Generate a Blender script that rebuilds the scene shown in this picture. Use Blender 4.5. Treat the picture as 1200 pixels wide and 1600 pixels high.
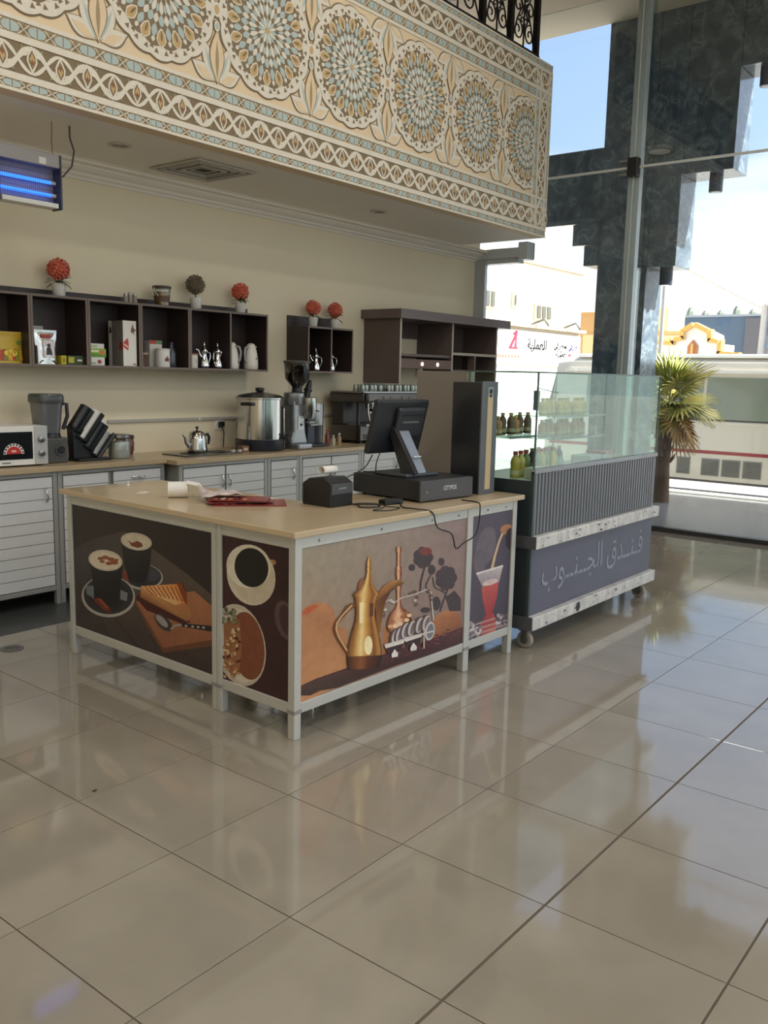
import bpy, bmesh, math, random
from math import pi, sin, cos, radians as R
from mathutils import Vector, Matrix

scene = bpy.context.scene
for o in list(bpy.data.objects):
    bpy.data.objects.remove(o)
COL = scene.collection
random.seed(7)

# ------------------------------------------------------------------ camera
CAM_YAW, CAM_PITCH, CAM_ROLL, CAM_F = 0.66973783, -0.152829143, 0.02292347, 1390.14578
CAM_POS = Vector((-1.90249182, -1.25783206, 1.74009092))
_f = Vector((cos(CAM_YAW) * cos(CAM_PITCH), sin(CAM_YAW) * cos(CAM_PITCH), sin(CAM_PITCH)))
_r0 = Vector((sin(CAM_YAW), -cos(CAM_YAW), 0)); _u0 = _r0.cross(_f)
_r = cos(CAM_ROLL) * _r0 + sin(CAM_ROLL) * _u0
_u = -sin(CAM_ROLL) * _r0 + cos(CAM_ROLL) * _u0
cam_data = bpy.data.cameras.new('camera')
cam = bpy.data.objects.new('camera', cam_data); COL.objects.link(cam)
cam_data.sensor_fit = 'HORIZONTAL'; cam_data.sensor_width = 36.0
cam_data.lens = 36.0 * CAM_F / 1200.0
cam_data.clip_end = 400
cam.matrix_world = Matrix(((_r.x, _u.x, -_f.x, CAM_POS.x), (_r.y, _u.y, -_f.y, CAM_POS.y),
                           (_r.z, _u.z, -_f.z, CAM_POS.z), (0, 0, 0, 1)))
scene.camera = cam

# survey helpers: where a sight line of the photograph meets a known plane of the room
def _ray(px, py):
    return _r * ((px - 600) / CAM_F) + _u * (-(py - 800) / CAM_F) + _f
def at(px, py, Y):
    d = _ray(px, py); t = (Y - CAM_POS.y) / d.y; p = CAM_POS + d * t; return p.x, p.z
def atx(px, py, X):
    d = _ray(px, py); t = (X - CAM_POS.x) / d.x; p = CAM_POS + d * t; return p.y, p.z
def atz(px, py, Z):
    d = _ray(px, py); t = (Z - CAM_POS.z) / d.z; p = CAM_POS + d * t; return p.x, p.y

# ------------------------------------------------------------------ sky, sun, exposure
SUN_EL, SUN_AZ = R(52), R(-68)          # azimuth measured from +X towards +Y
SKY_STRENGTH, SUN_STRENGTH, EXPOSURE = 0.27, 14.0, 0.47
HALL_LAMP = 34.0
world = bpy.data.worlds.new('sky'); scene.world = world; world.use_nodes = True
nt = world.node_tree; nt.nodes.clear()
wo = nt.nodes.new('ShaderNodeOutputWorld'); bg = nt.nodes.new('ShaderNodeBackground')
sky = nt.nodes.new('ShaderNodeTexSky'); sky.sky_type = 'NISHITA'; sky.sun_disc = False
sky.sun_elevation = SUN_EL; sky.sun_rotation = pi / 2 - SUN_AZ
sky.altitude = 300; sky.air_density = 1.0; sky.dust_density = 6.5; sky.ozone_density = 2.5
bg.inputs['Strength'].default_value = SKY_STRENGTH
# white haze and thin cloud low over the horizon, all the way round
tcw = nt.nodes.new('ShaderNodeTexCoord'); sep = nt.nodes.new('ShaderNodeSeparateXYZ'); nt.links.new(tcw.outputs['Generated'], sep.inputs[0])
mpw = nt.nodes.new('ShaderNodeMapping'); mpw.inputs['Scale'].default_value = (3, 3, 9); nt.links.new(tcw.outputs['Generated'], mpw.inputs[0])
nzw = nt.nodes.new('ShaderNodeTexNoise'); nzw.inputs['Scale'].default_value = 1.6; nzw.inputs['Detail'].default_value = 7; nzw.inputs['Distortion'].default_value = .6
nt.links.new(mpw.outputs[0], nzw.inputs['Vector'])
adw = nt.nodes.new('ShaderNodeMath'); adw.operation = 'MULTIPLY_ADD'; adw.inputs[1].default_value = -0.22
nt.links.new(nzw.outputs[0], adw.inputs[0]); nt.links.new(sep.outputs['Z'], adw.inputs[2])
mrw = nt.nodes.new('ShaderNodeMapRange'); mrw.interpolation_type = 'SMOOTHSTEP'
mrw.inputs[1].default_value = 0.15; mrw.inputs[2].default_value = 0.06; mrw.inputs[3].default_value = 0.0; mrw.inputs[4].default_value = 1.0
nt.links.new(adw.outputs[0], mrw.inputs[0])
mxw = nt.nodes.new('ShaderNodeMix'); mxw.data_type = 'RGBA'; mxw.inputs[7].default_value = (3.6, 3.65, 3.7, 1)
nt.links.new(mrw.outputs[0], mxw.inputs[0]); nt.links.new(sky.outputs[0], mxw.inputs[6])
nt.links.new(mxw.outputs[2], bg.inputs[0]); nt.links.new(bg.outputs[0], wo.inputs[0])
sun_d = bpy.data.lights.new('sun', 'SUN'); sun_d.energy = SUN_STRENGTH; sun_d.angle = R(0.6)
sun_d.color = (1.0, 0.95, 0.87)
sun_o = bpy.data.objects.new('sun', sun_d); COL.objects.link(sun_o)
_s = Vector((cos(SUN_EL) * cos(SUN_AZ), cos(SUN_EL) * sin(SUN_AZ), sin(SUN_EL)))
sun_o.rotation_euler = (-_s).to_track_quat('-Z', 'Y').to_euler(); sun_o.location = (20, -10, 30)
vs = scene.view_settings
vs.view_transform = 'Standard'; vs.look = 'None'; vs.gamma = 1.0; vs.use_curve_mapping = False
vs.exposure = EXPOSURE
try:
    scene.cycles.use_denoising = True
    scene.cycles.max_bounces = 10; scene.cycles.diffuse_bounces = 5; scene.cycles.glossy_bounces = 4
    scene.cycles.transparent_max_bounces = 16
    scene.cycles.caustics_reflective = False; scene.cycles.caustics_refractive = False
    scene.cycles.sample_clamp_indirect = 6.0
except Exception:
    pass
def portal(loc, sx, sy, rot):
    d = bpy.data.lights.new('daylight_portal', 'AREA'); d.shape = 'RECTANGLE'; d.size = sx; d.size_y = sy
    d.cycles.is_portal = True
    o = bpy.data.objects.new('daylight_portal', d); COL.objects.link(o); o.location = loc; o.rotation_euler = rot
    return o
portal((8.3, -1.4, 3.0), 13.2, 6.0, (R(90), 0, R(90)))       # glass front, light travels towards -X
portal((0.6, -8.05, 3.0), 15.0, 6.0, (R(90), 0, 0))        # glass front behind the viewer

# ------------------------------------------------------------------ materials
def lin(c):
    def g(x):
        x = x / 255.0
        return x / 12.92 if x <= 0.04045 else ((x + 0.055) / 1.055) ** 2.4
    return (g(c[0]), g(c[1]), g(c[2]), 1.0)

MATS = {}
def mat(name, rgb, rough=0.5, metal=0.0, var=0.0, scale=8.0, bump=0.0, bscale=60.0, coat=0.0, emit=0.0,
        stretch=None, spec=0.5, trans=0.0, detail=4.0):
    if name in MATS: return MATS[name]
    m = bpy.data.materials.new(name); m.use_nodes = True; MATS[name] = m
    n = m.node_tree.nodes; l = m.node_tree.links; b = n['Principled BSDF']
    c = lin(rgb)
    b.inputs['Base Color'].default_value = c; b.inputs['Roughness'].default_value = rough
    b.inputs['Metallic'].default_value = metal; b.inputs['Specular IOR Level'].default_value = spec
    b.inputs['Coat Weight'].default_value = coat
    b.inputs['Transmission Weight'].default_value = trans
    if emit:
        b.inputs['Emission Color'].default_value = c; b.inputs['Emission Strength'].default_value = emit
    tc = None
    if var or bump:
        tc = n.new('ShaderNodeTexCoord'); src = tc.outputs['Object']
        if stretch:
            mp = n.new('ShaderNodeMapping'); mp.inputs['Scale'].default_value = stretch
            l.new(src, mp.inputs[0]); src = mp.outputs[0]
    if var:
        t = n.new('ShaderNodeTexNoise'); t.inputs['Scale'].default_value = scale; t.inputs['Detail'].default_value = detail
        l.new(src, t.inputs['Vector'])
        mx = n.new('ShaderNodeMix'); mx.data_type = 'RGBA'
        mx.inputs[6].default_value = tuple(min(1, x * (1 - var)) for x in c[:3]) + (1,)
        mx.inputs[7].default_value = tuple(min(1, x * (1 + var)) for x in c[:3]) + (1,)
        l.new(t.outputs[0], mx.inputs[0]); l.new(mx.outputs[2], b.inputs['Base Color'])
    if bump:
        t2 = n.new('ShaderNodeTexNoise'); t2.inputs['Scale'].default_value = bscale
        l.new(src, t2.inputs['Vector'])
        bp = n.new('ShaderNodeBump'); bp.inputs['Strength'].default_value = bump; bp.inputs['Distance'].default_value = 0.01
        l.new(t2.outputs[0], bp.inputs['Height']); l.new(bp.outputs[0], b.inputs['Normal'])
    return m

def thin_glass(name, tint=(255, 255, 255), base_reflect=0.04, edge=0.6, rough=0.0):
    if name in MATS: return MATS[name]
    m = bpy.data.materials.new(name); m.use_nodes = True; MATS[name] = m
    n = m.node_tree.nodes; l = m.node_tree.links; n.clear()
    out = n.new('ShaderNodeOutputMaterial'); mix = n.new('ShaderNodeMixShader')
    tr = n.new('ShaderNodeBsdfTransparent'); gl = n.new('ShaderNodeBsdfGlossy'); fr = n.new('ShaderNodeFresnel')
    fr.inputs['IOR'].default_value = 1.45
    tr.inputs[0].default_value = lin(tint); gl.inputs[0].default_value = (1, 1, 1, 1); gl.inputs['Roughness'].default_value = rough
    mp = n.new('ShaderNodeMath'); mp.operation = 'MULTIPLY_ADD'; mp.inputs[1].default_value = edge; mp.inputs[2].default_value = base_reflect
    l.new(fr.outputs[0], mp.inputs[0]); l.new(mp.outputs[0], mix.inputs[0])
    l.new(tr.outputs[0], mix.inputs[1]); l.new(gl.outputs[0], mix.inputs[2]); l.new(mix.outputs[0], out.inputs[0])
    return m

def print_mat(name='printed_colour', rough=0.4, coat=0.0, spec=0.4, grain=0.22):
    if name in MATS: return MATS[name]
    m = bpy.data.materials.new(name); m.use_nodes = True; MATS[name] = m
    n = m.node_tree.nodes; b = n['Principled BSDF']; a = n.new('ShaderNodeAttribute'); a.attribute_name = 'Col'
    tc = n.new('ShaderNodeTexCoord'); no = n.new('ShaderNodeTexNoise'); no.inputs['Scale'].default_value = 22; no.inputs['Detail'].default_value = 8
    mr = n.new('ShaderNodeMapRange'); mr.inputs[3].default_value = 1 - grain; mr.inputs[4].default_value = 1 + grain
    vm = n.new('ShaderNodeVectorMath'); vm.operation = 'SCALE'; L_ = m.node_tree.links
    L_.new(tc.outputs['Object'], no.inputs['Vector']); L_.new(no.outputs[0], mr.inputs[0]); L_.new(mr.outputs[0], vm.inputs['Scale'])
    L_.new(a.outputs['Color'], vm.inputs[0]); L_.new(vm.outputs[0], b.inputs['Base Color'])
    b.inputs['Roughness'].default_value = rough; b.inputs['Coat Weight'].default_value = coat
    b.inputs['Specular IOR Level'].default_value = spec
    return m

# ------------------------------------------------------------------ mesh builder
class MB:
    def __init__(s):
        s.v = []; s.f = []; s.m = []; s.c = []; s.usecol = False
    def add(s, vs, fs, mi=0, col=None):
        o = len(s.v); s.v += [tuple(v) for v in vs]
        for f in fs:
            s.f.append([i + o for i in f]); s.m.append(mi)
            if col is not None: s.usecol = True
            s.c.append(None if col is None else (col if isinstance(col, list) else [col] * len(f)))
        return s
    def box(s, x0, x1, y0, y1, z0, z1, mi=0, col=None):
        return s.add([(x0, y0, z0), (x1, y0, z0), (x1, y1, z0), (x0, y1, z0), (x0, y0, z1), (x1, y0, z1), (x1, y1, z1), (x0, y1, z1)],
                     [(0, 3, 2, 1), (4, 5, 6, 7), (0, 1, 5, 4), (1, 2, 6, 5), (2, 3, 7, 6), (3, 0, 4, 7)], mi, col)
    def lathe(s, prof, c=(0, 0, 0), seg=20, mi=0, cap=True, sq=None, col=None, M=None):
        vs = []; fs = []
        for (r, z) in prof:
            for k in range(seg):
                a = 2 * pi * k / seg
                p = Vector((r * cos(a), r * sin(a), z))
                if M: p = M @ p
                vs.append((c[0] + p.x, c[1] + p.y, c[2] + p.z))
        for i in range(len(prof) - 1):
            for k in range(seg):
                k2 = (k + 1) % seg
                fs.append((i * seg + k, i * seg + k2, (i + 1) * seg + k2, (i + 1) * seg + k))
        if cap:
            fs.append(tuple(range(seg - 1, -1, -1))); n = (len(prof) - 1) * seg
            fs.append(tuple(range(n, n + seg)))
        return s.add(vs, fs, mi, col)
    def cyl(s, p, q, r, seg=12, mi=0, r2=None, col=None):
        return s.tube([p, q], [r, r if r2 is None else r2], seg, mi, col)
    def tube(s, pts, r, seg=8, mi=0, col=None, closed=False):
        pts = [Vector(p) for p in pts]; n = len(pts)
        rs = r if isinstance(r, (list, tuple)) else [r] * n
        vs = []; fs = []; up = None
        for i in range(n):
            if closed: t = pts[(i + 1) % n] - pts[i - 1]
            else: t = pts[min(i + 1, n - 1)] - pts[max(i - 1, 0)]
            t.normalize()
            if up is None:
                up = Vector((0, 0, 1)) if abs(t.z) < 0.9 else Vector((1, 0, 0))
            a = t.cross(up)
            if a.length < 1e-6: a = t.orthogonal()
            a.normalize(); b = a.cross(t); up = b
            for k in range(seg):
                w = 2 * pi * k / seg; vs.append(pts[i] + (a * cos(w) + b * sin(w)) * rs[i])
        for i in range(n if closed else n - 1):
            j = (i + 1) % n
            for k in range(seg):
                k2 = (k + 1) % seg; fs.append((i * seg + k, i * seg + k2, j * seg + k2, j * seg + k))
        if not closed:
            fs.append(tuple(range(seg - 1, -1, -1))); fs.append(tuple(range((n - 1) * seg, n * seg)))
        return s.add(vs, fs, mi, col)
    def prism(s, poly, a0, a1, axis='y', mi=0, col=None):
        """extrude a 2-D polygon along an axis; poly is (x,z) for y, (y,z) for x, (x,y) for z"""
        def P(u, w, a):
            return (u, a, w) if axis == 'y' else ((a, u, w) if axis == 'x' else (u, w, a))
        n = len(poly); vs = [P(u, w, a0) for u, w in poly] + [P(u, w, a1) for u, w in poly]
        fs = [tuple(range(n)), tuple(range(2 * n - 1, n - 1, -1))] + [(i, (i + 1) % n + 0, (i + 1) % n + n, i + n)[::-1] for i in range(n)]
        return s.add(vs, fs, mi, col)
    def sphere(s, c, r, seg=14, rings=8, mi=0, col=None, sc=(1, 1, 1)):
        vs = [(c[0], c[1], c[2] - r * sc[2])]; fs = []
        for i in range(1, rings):
            a = -pi / 2 + pi * i / rings
            for k in range(seg):
                w = 2 * pi * k / seg
                vs.append((c[0] + r * sc[0] * cos(a) * cos(w), c[1] + r * sc[1] * cos(a) * sin(w), c[2] + r * sc[2] * sin(a)))
        vs.append((c[0], c[1], c[2] + r * sc[2])); T = len(vs) - 1
        for k in range(seg):
            k2 = (k + 1) % seg
            fs.append((0, 1 + k2, 1 + k)); fs.append((T, T - seg + k, T - seg + k2))
            for i in range(rings - 2):
                a = 1 + i * seg; fs.append((a + k, a + k2, a + seg + k2, a + seg + k))
        return s.add(vs, fs, mi, col)
    def mesh(s, name, mats, smooth=None):
        me = bpy.data.meshes.new(name); me.from_pydata(s.v, [], s.f)
        for m in (mats if isinstance(mats, (list, tuple)) else [mats]): me.materials.append(m)
        me.polygons.foreach_set('material_index', s.m)
        if s.usecol:
            at_ = me.color_attributes.new('Col', 'FLOAT_COLOR', 'CORNER'); buf = []
            for f, c in zip(s.f, s.c):
                for k in range(len(f)):
                    q = (200, 200, 200) if c is None else c[k]; buf += list(lin(q))
            at_.data.foreach_set('color', buf)
        me.validate(); me.update()
        b = bmesh.new(); b.from_mesh(me)
        if not s.usecol: bmesh.ops.recalc_face_normals(b, faces=b.faces)
        b.to_mesh(me); b.free()
        if smooth is not None:
            me.polygons.foreach_set('use_smooth', [True] * len(me.polygons))
            me.set_sharp_from_angle(angle=R(smooth))
        me.update()
        return me

def setp(o, label=None, cat=None, group=None, kind=None):
    if label: o['label'] = label
    if cat: o['category'] = cat
    if group: o['group'] = group
    if kind: o['kind'] = kind
    return o
def obj(name, mb, mats, parent=None, loc=None, rot=None, smooth=None, bevel=None, seg=2, **kw):
    me = mb if isinstance(mb, bpy.types.Mesh) else mb.mesh(name, mats, smooth)
    o = bpy.data.objects.new(name, me); COL.objects.link(o)
    if parent: o.parent = parent
    if loc: o.location = loc
    if rot: o.rotation_euler = rot
    if bevel:
        md = o.modifiers.new('bevel', 'BEVEL'); md.width = bevel; md.segments = seg; md.limit_method = 'ANGLE'; md.angle_limit = R(40)
        md.harden_normals = False
    return setp(o, **kw)
def thing(name, label, cat, loc=(0, 0, 0), rz=0.0, group=None, rot=None):
    o = bpy.data.objects.new(name, None); COL.objects.link(o); o.location = loc
    o.rotation_euler = rot if rot else (0, 0, rz); o.empty_display_size = 0.05
    return setp(o, label, cat, group)
def dup(o, loc=None, rz=None, label=None, parent=None, scale=None):
    c = o.copy(); COL.objects.link(c)
    if parent is not None: c.parent = parent
    if loc is not None: c.location = loc
    if rz is not None: c.rotation_euler = (0, 0, rz)
    if scale is not None: c.scale = scale
    if label: c['label'] = label
    for ch in list(o.children): dup(ch, parent=c)
    return c
def B(*a): return MB().box(*a)

# flat artwork: filled shapes on a plane, each a few tenths of a millimetre proud of the one below
class Art:
    def __init__(s, O, U, V, quad=None, w=1, h=1, step=0.00006, base=0.0006):
        s.O = Vector(O); s.U = Vector(U); s.V = Vector(V); s.N = s.U.cross(s.V).normalized()
        s.w = w; s.h = h; s.mb = MB(); s.k = 0; s.step = step; s.base = base; s.H = None
        if quad: s.H = s._hom(quad)
    def _hom(s, q):
        dst = [(0, 1), (1, 1), (1, 0), (0, 0)]; A = []; b = []
        for (x, y), (u, v) in zip(q, dst):
            A.append([x, y, 1, 0, 0, 0, -u * x, -u * y]); b.append(u)
            A.append([0, 0, 0, x, y, 1, -v * x, -v * y]); b.append(v)
        n = 8; M = [r + [c] for r, c in zip(A, b)]
        for i in range(n):
            p = max(range(i, n), key=lambda r: abs(M[r][i])); M[i], M[p] = M[p], M[i]
            for r in range(n):
                if r != i:
                    f = M[r][i] / M[i][i]
                    for c in range(i, n + 1): M[r][c] -= f * M[i][c]
        return [M[i][n] / M[i][i] for i in range(n)]
    def map(s, x, y):
        if s.H:
            h = s.H; d = h[6] * x + h[7] * y + 1
            return (h[0] * x + h[1] * y + h[2]) / d * s.w, (h[3] * x + h[4] * y + h[5]) / d * s.h
        return x, y
    def clip(s, pts):
        for ax, val, sg in ((0, 0, 1), (0, s.w, -1), (1, 0, 1), (1, s.h, -1)):
            out = []
            for i in range(len(pts)):
                a, b = pts[i - 1], pts[i]; da = (a[0][ax] - val) * sg; db = (b[0][ax] - val) * sg
                if (da >= 0) != (db >= 0):
                    t = da / (da - db)
                    out.append(((a[0][0] + t * (b[0][0] - a[0][0]), a[0][1] + t * (b[0][1] - a[0][1])),
                                tuple(a[1][k] + t * (b[1][k] - a[1][k]) for k in range(3))))
                if db >= 0: out.append(b)
            pts = out
            if len(pts) < 3: return []
        return pts
    def poly(s, pts, col, layer=True, clip=True, relief=0.0):
        cols = col if isinstance(col, list) else [col] * len(pts)
        p = [(s.map(*q), c) for q, c in zip(pts, cols)]
        if clip: p = s.clip(p)
        if len(p) < 3: return
        ar = sum(p[i - 1][0][0] * p[i][0][1] - p[i][0][0] * p[i - 1][0][1] for i in range(len(p)))
        if ar < 0: p = p[::-1]
        if layer: s.k += 1
        h = s.base + s.k * s.step + relief
        vs = [s.O + s.U * q[0][0] + s.V * q[0][1] + s.N * h for q in p]; n = len(p)
        s.mb.add(vs, [tuple(range(n))], 0, [q[1] for q in p])
        if relief:
            vs2 = vs + [s.O + s.U * q[0][0] + s.V * q[0][1] for q in p]
            for i in range(n):
                j = (i + 1) % n
                s.mb.add([vs2[i + n], vs2[j + n], vs2[j], vs2[i]], [(0, 1, 2, 3)], 0, [p[i][1], p[j][1], p[j][1], p[i][1]])
    def ell(s, cx, cy, rx, ry, col, rot=0, n=28, a0=0, a1=360, **k):
        c, d = cos(R(rot)), sin(R(rot)); pts = []
        for i in range(n + (a1 - a0 < 360)):
            a = R(a0 + (a1 - a0) * i / n); x, y = rx * cos(a), ry * sin(a); pts.append((cx + x * c - y * d, cy + x * d + y * c))
        s.poly(pts, col, **k)
    def stroke(s, pts, w, col, closed=False, layer=True, **k):
        n = len(pts); ws = w if isinstance(w, (list, tuple)) else [w] * n
        if layer: s.k += 1
        L = []; Rr = []
        for i in range(n):
            a = pts[i - 1] if (i or closed) else pts[0]; b = pts[(i + 1) % n] if (i < n - 1 or closed) else pts[-1]
            dx, dy = b[0] - a[0], b[1] - a[1]; q = math.hypot(dx, dy) or 1; nx, ny = -dy / q * ws[i] / 2, dx / q * ws[i] / 2
            L.append((pts[i][0] + nx, pts[i][1] + ny)); Rr.append((pts[i][0] - nx, pts[i][1] - ny))
        for i in range(n if closed else n - 1):
            j = (i + 1) % n; s.poly([L[i], L[j], Rr[j], Rr[i]], col, layer=False, **k)
    def vase(s, prof, stops):
        """rows (y, cx, halfwidth) shaded across by colour stops (t, colour)"""
        s.k += 1
        for (y0, c0, h0), (y1, c1, h1) in zip(prof, prof[1:]):
            for (t0, k0), (t1, k1) in zip(stops, stops[1:]):
                X = lambda c, h, t: c - h + 2 * h * t
                s.poly([(X(c0, h0, t0), y0), (X(c0, h0, t1), y0), (X(c1, h1, t1), y1), (X(c1, h1, t0), y1)], [k0, k1, k1, k0], layer=False)

def text_mb(body, size, O, U, V, depth=0.0, mi=0, width=None, align='LEFT', col=None, offset=0.0):
    cu = bpy.data.curves.new('lettering', 'FONT'); cu.body = body; cu.size = size; cu.align_x = align; cu.offset = offset
    cu.resolution_u = 3
    o = bpy.data.objects.new('lettering', cu); COL.objects.link(o)
    me = o.evaluated_get(bpy.context.evaluated_depsgraph_get()).to_mesh()
    O, U, V = Vector(O), Vector(U), Vector(V); N = U.cross(V).normalized()
    xs = [v.co.x for v in me.vertices]; k = 1.0
    if width: k = width / (max(xs) - min(xs))
    x0 = min(xs)
    vs = [O + U * ((v.co.x - x0) * k) + V * v.co.y + N * depth for v in me.vertices]
    mb = MB(); mb.add(vs, [tuple(p.vertices) for p in me.polygons], mi, col)
    bpy.data.objects.remove(o)
    bpy.data.curves.remove(cu)
    return mb
# ================================================================== THE SETTING
PXA_ = 8.9
GX, WY, FY, ZC, ZT, HC = 8.2, 5.25, 3.9, 3.33, 5.17, 6.05   # glass front, back wall, fascia, soffit, fascia top, hall ceiling
def tile_material():
    m = mat('polished_floor_tile', (176, 162, 138), rough=0.09, spec=1.0)
    n = m.node_tree.nodes; l = m.node_tree.links; b = n['Principled BSDF']
    oi = n.new('ShaderNodeObjectInfo'); tc = n.new('ShaderNodeTexCoord')
    va = n.new('ShaderNodeVectorMath'); va.operation = 'MULTIPLY_ADD'
    va.inputs[1].default_value = (17, 31, 7); l.new(oi.outputs['Random'], va.inputs[0]); l.new(tc.outputs['Object'], va.inputs[2])
    t = n.new('ShaderNodeTexNoise'); t.inputs['Scale'].default_value = 2.6; t.inputs['Detail'].default_value = 6; l.new(va.outputs[0], t.inputs['Vector'])
    cr = n.new('ShaderNodeValToRGB'); cr.color_ramp.elements[0].position = .3; cr.color_ramp.elements[1].position = .75
    cr.color_ramp.elements[0].color = lin((138, 131, 118)); cr.color_ramp.elements[1].color = lin((152, 145, 132))
    l.new(t.outputs[0], cr.inputs[0]); l.new(cr.outputs[0], b.inputs['Base Color'])
    mr = n.new('ShaderNodeMapRange'); mr.inputs[3].default_value = .03; mr.inputs[4].default_value = .09
    l.new(t.outputs[0], mr.inputs[0]); l.new(mr.outputs[0], b.inputs['Roughness'])
    return m
TILE = tile_material()
CREAM = mat('cream_wall_paint', (228, 216, 188), rough=0.6, var=.04, scale=1.5, bump=.04, bscale=180)
OFFWHITE = mat('ceiling_paint', (236, 230, 220), rough=0.7, var=.03, scale=2)
GROUT = mat('grout', (92, 82, 70), rough=0.8, var=.2, scale=6)
DARKFLOOR = mat('dark_floor', (62, 64, 64), rough=0.35, var=.25, scale=9)
ALU = mat('brushed_aluminium', (176, 176, 172), rough=0.35, metal=.55, var=.06, scale=40)
STEEL = mat('stainless_steel', (190, 190, 188), rough=0.16, metal=1.0)
STEELB = mat('brushed_steel', (150, 150, 148), rough=0.32, metal=1.0, var=.05, scale=30)
CHROME = mat('chrome', (225, 225, 225), rough=0.06, metal=1.0)
BLACK = mat('black_plastic', (22, 23, 26), rough=0.42)
DGREY = mat('dark_grey_plastic', (48, 50, 54), rough=0.45)
WHITE = mat('white_plastic', (226, 224, 218), rough=0.35)
PAPER = mat('paper', (225, 222, 215), rough=0.8)
GLASS = thin_glass('facade_glass', (246, 250, 250), 0.02, 0.55)
CLEAR = thin_glass('clear_glass', (236, 242, 240), 0.05, 0.7)
PRINT = print_mat()
PRINTM = print_mat('relief_paint', rough=0.6, spec=0.3, grain=.08)

# floor: joint bed with separate tiles
fl = MB(); fl.box(-7, GX, -8, 4.16, -.05, -.004)
floor = obj('floor', fl, GROUT, kind='structure')
T = 0.6; JY = {0: .0055, -1: .004}
tile_cache = {}
def tile_box(mb, x0, x1, y0, y1):
    c = .0004
    vs = [(x0, y0, -.03), (x1, y0, -.03), (x1, y1, -.03), (x0, y1, -.03), (x0, y0, -c), (x1, y0, -c), (x1, y1, -c), (x0, y1, -c),
          (x0 + c, y0 + c, 0), (x1 - c, y0 + c, 0), (x1 - c, y1 - c, 0), (x0 + c, y1 - c, 0)]
    fs = [(0, 1, 5, 4), (1, 2, 6, 5), (2, 3, 7, 6), (3, 0, 4, 7), (4, 5, 9, 8), (5, 6, 10, 9), (6, 7, 11, 10), (7, 4, 8, 11), (8, 9, 10, 11)]
    mb.add(vs, fs)
rest = MB()
for i in range(-12, 14):
    for j in range(-14, 7):
        x0, x1 = i * T, min((i + 1) * T, GX); y0, y1 = j * T, min((j + 1) * T, 4.16)
        g = .0021; ga, gb = JY.get(j, g), JY.get(j + 1, g)
        if x0 < -7: continue
        if y0 < -8: continue
        bx = (g, x1 - x0 - g, ga, y1 - y0 - gb)
        if -5 <= i and -3 <= j:
            key = tuple(round(q, 4) for q in bx)
            if key not in tile_cache:
                mb = MB(); tile_box(mb, *bx); tile_cache[key] = mb.mesh('tile', TILE)
            obj('tile', tile_cache[key], None, floor, loc=(x0, y0, 0))
        else:
            tile_box(rest, x0 + bx[0], x0 + bx[1], y0 + bx[2], y0 + bx[3])
obj('outer_tiles', rest, TILE, floor, kind='stuff')
obj('floor', B(-7, GX, 4.16, WY, -.05, -.002), DARKFLOOR, kind='structure')
obj('wall_back', B(-7, GX, WY, WY + .15, 0, ZC + .3), CREAM, kind='structure')
obj('wall_left', B(-7.15, -7, -8, 8, 0, HC), CREAM, kind='structure')
obj('ceiling', B(-7, 7.45, FY + .12, WY + .15, ZC, ZC + .25), OFFWHITE, kind='structure')
obj('ceiling', B(-7.15, PXA_, -8.2, 9, HC, HC + .2), mat('hall_ceiling_paint', (214, 198, 172), rough=.7), kind='structure')
obj('wall_upper', B(-7, GX, 8, 8.15, ZC, HC), CREAM, kind='structure')
obj('floor', B(-7, 7.45, FY + .12, 8, ZC + .25, ZC + .45), OFFWHITE, kind='structure')
# end of the upper storey beyond the back wall
obj('wall_gable', B(7.45, 7.6, WY + .15, 8, ZC, ZT), CREAM, kind='structure')
# cornice under the mezzanine
prof = [(0, 0), (-.02, 0), (-.03, .018), (-.055, .03), (-.06, .045), (-.10, .06), (-.13, .08), (-.135, .09), (-.20, .095), (-.205, .112), (-.23, .115), (-.23, .118), (0, .118)]
for n_, (a, b) in enumerate(((-7, 5.28), (5.283, GX))):
    mb = MB(); mb.prism([(WY + y, ZC - .118 + z) for y, z in prof], a, b, axis='x')
    obj('trim_%d' % (n_ + 1), mb, OFFWHITE, kind='structure', label='stepped plaster cornice')

# ---------------------------------------------------------------- mezzanine fascia with carved arabesques
CM, WH, BR, GO, BL, TN = (224, 201, 166), (222, 214, 198), (130, 112, 86), (196, 164, 112), (176, 190, 186), (164, 144, 112)
fasc = obj('wall_mezzanine', B(-7, 7.45, FY, FY + .12, ZC, ZT), mat('fascia_sand', CM, rough=.65, var=.04, scale=5), kind='structure',
           label='mezzanine front with painted rosettes and arabesque borders')
def art_fascia(x0, z0): return Art((x0, FY, z0), (1, 0, 0), (0, 0, 1), step=.0003, base=.0006)
def P2(r, a): return (r * cos(a), r * sin(a))
def petal(A, a, r0, r1, w, col, relief=.004, tip=.6):
    ca, sa = cos(a), sin(a); pts = []
    for t, h in ((0, .15), (.25, .75), (tip, 1), (.85, .55), (1, 0), (.85, -.55), (tip, -1), (.25, -.75), (0, -.15)):
        r = r0 + (r1 - r0) * t; y = h * w / 2; pts.append((r * ca - y * sa, r * sa + y * ca))
    A.poly(pts, col, layer=False, clip=False, relief=relief)
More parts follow.
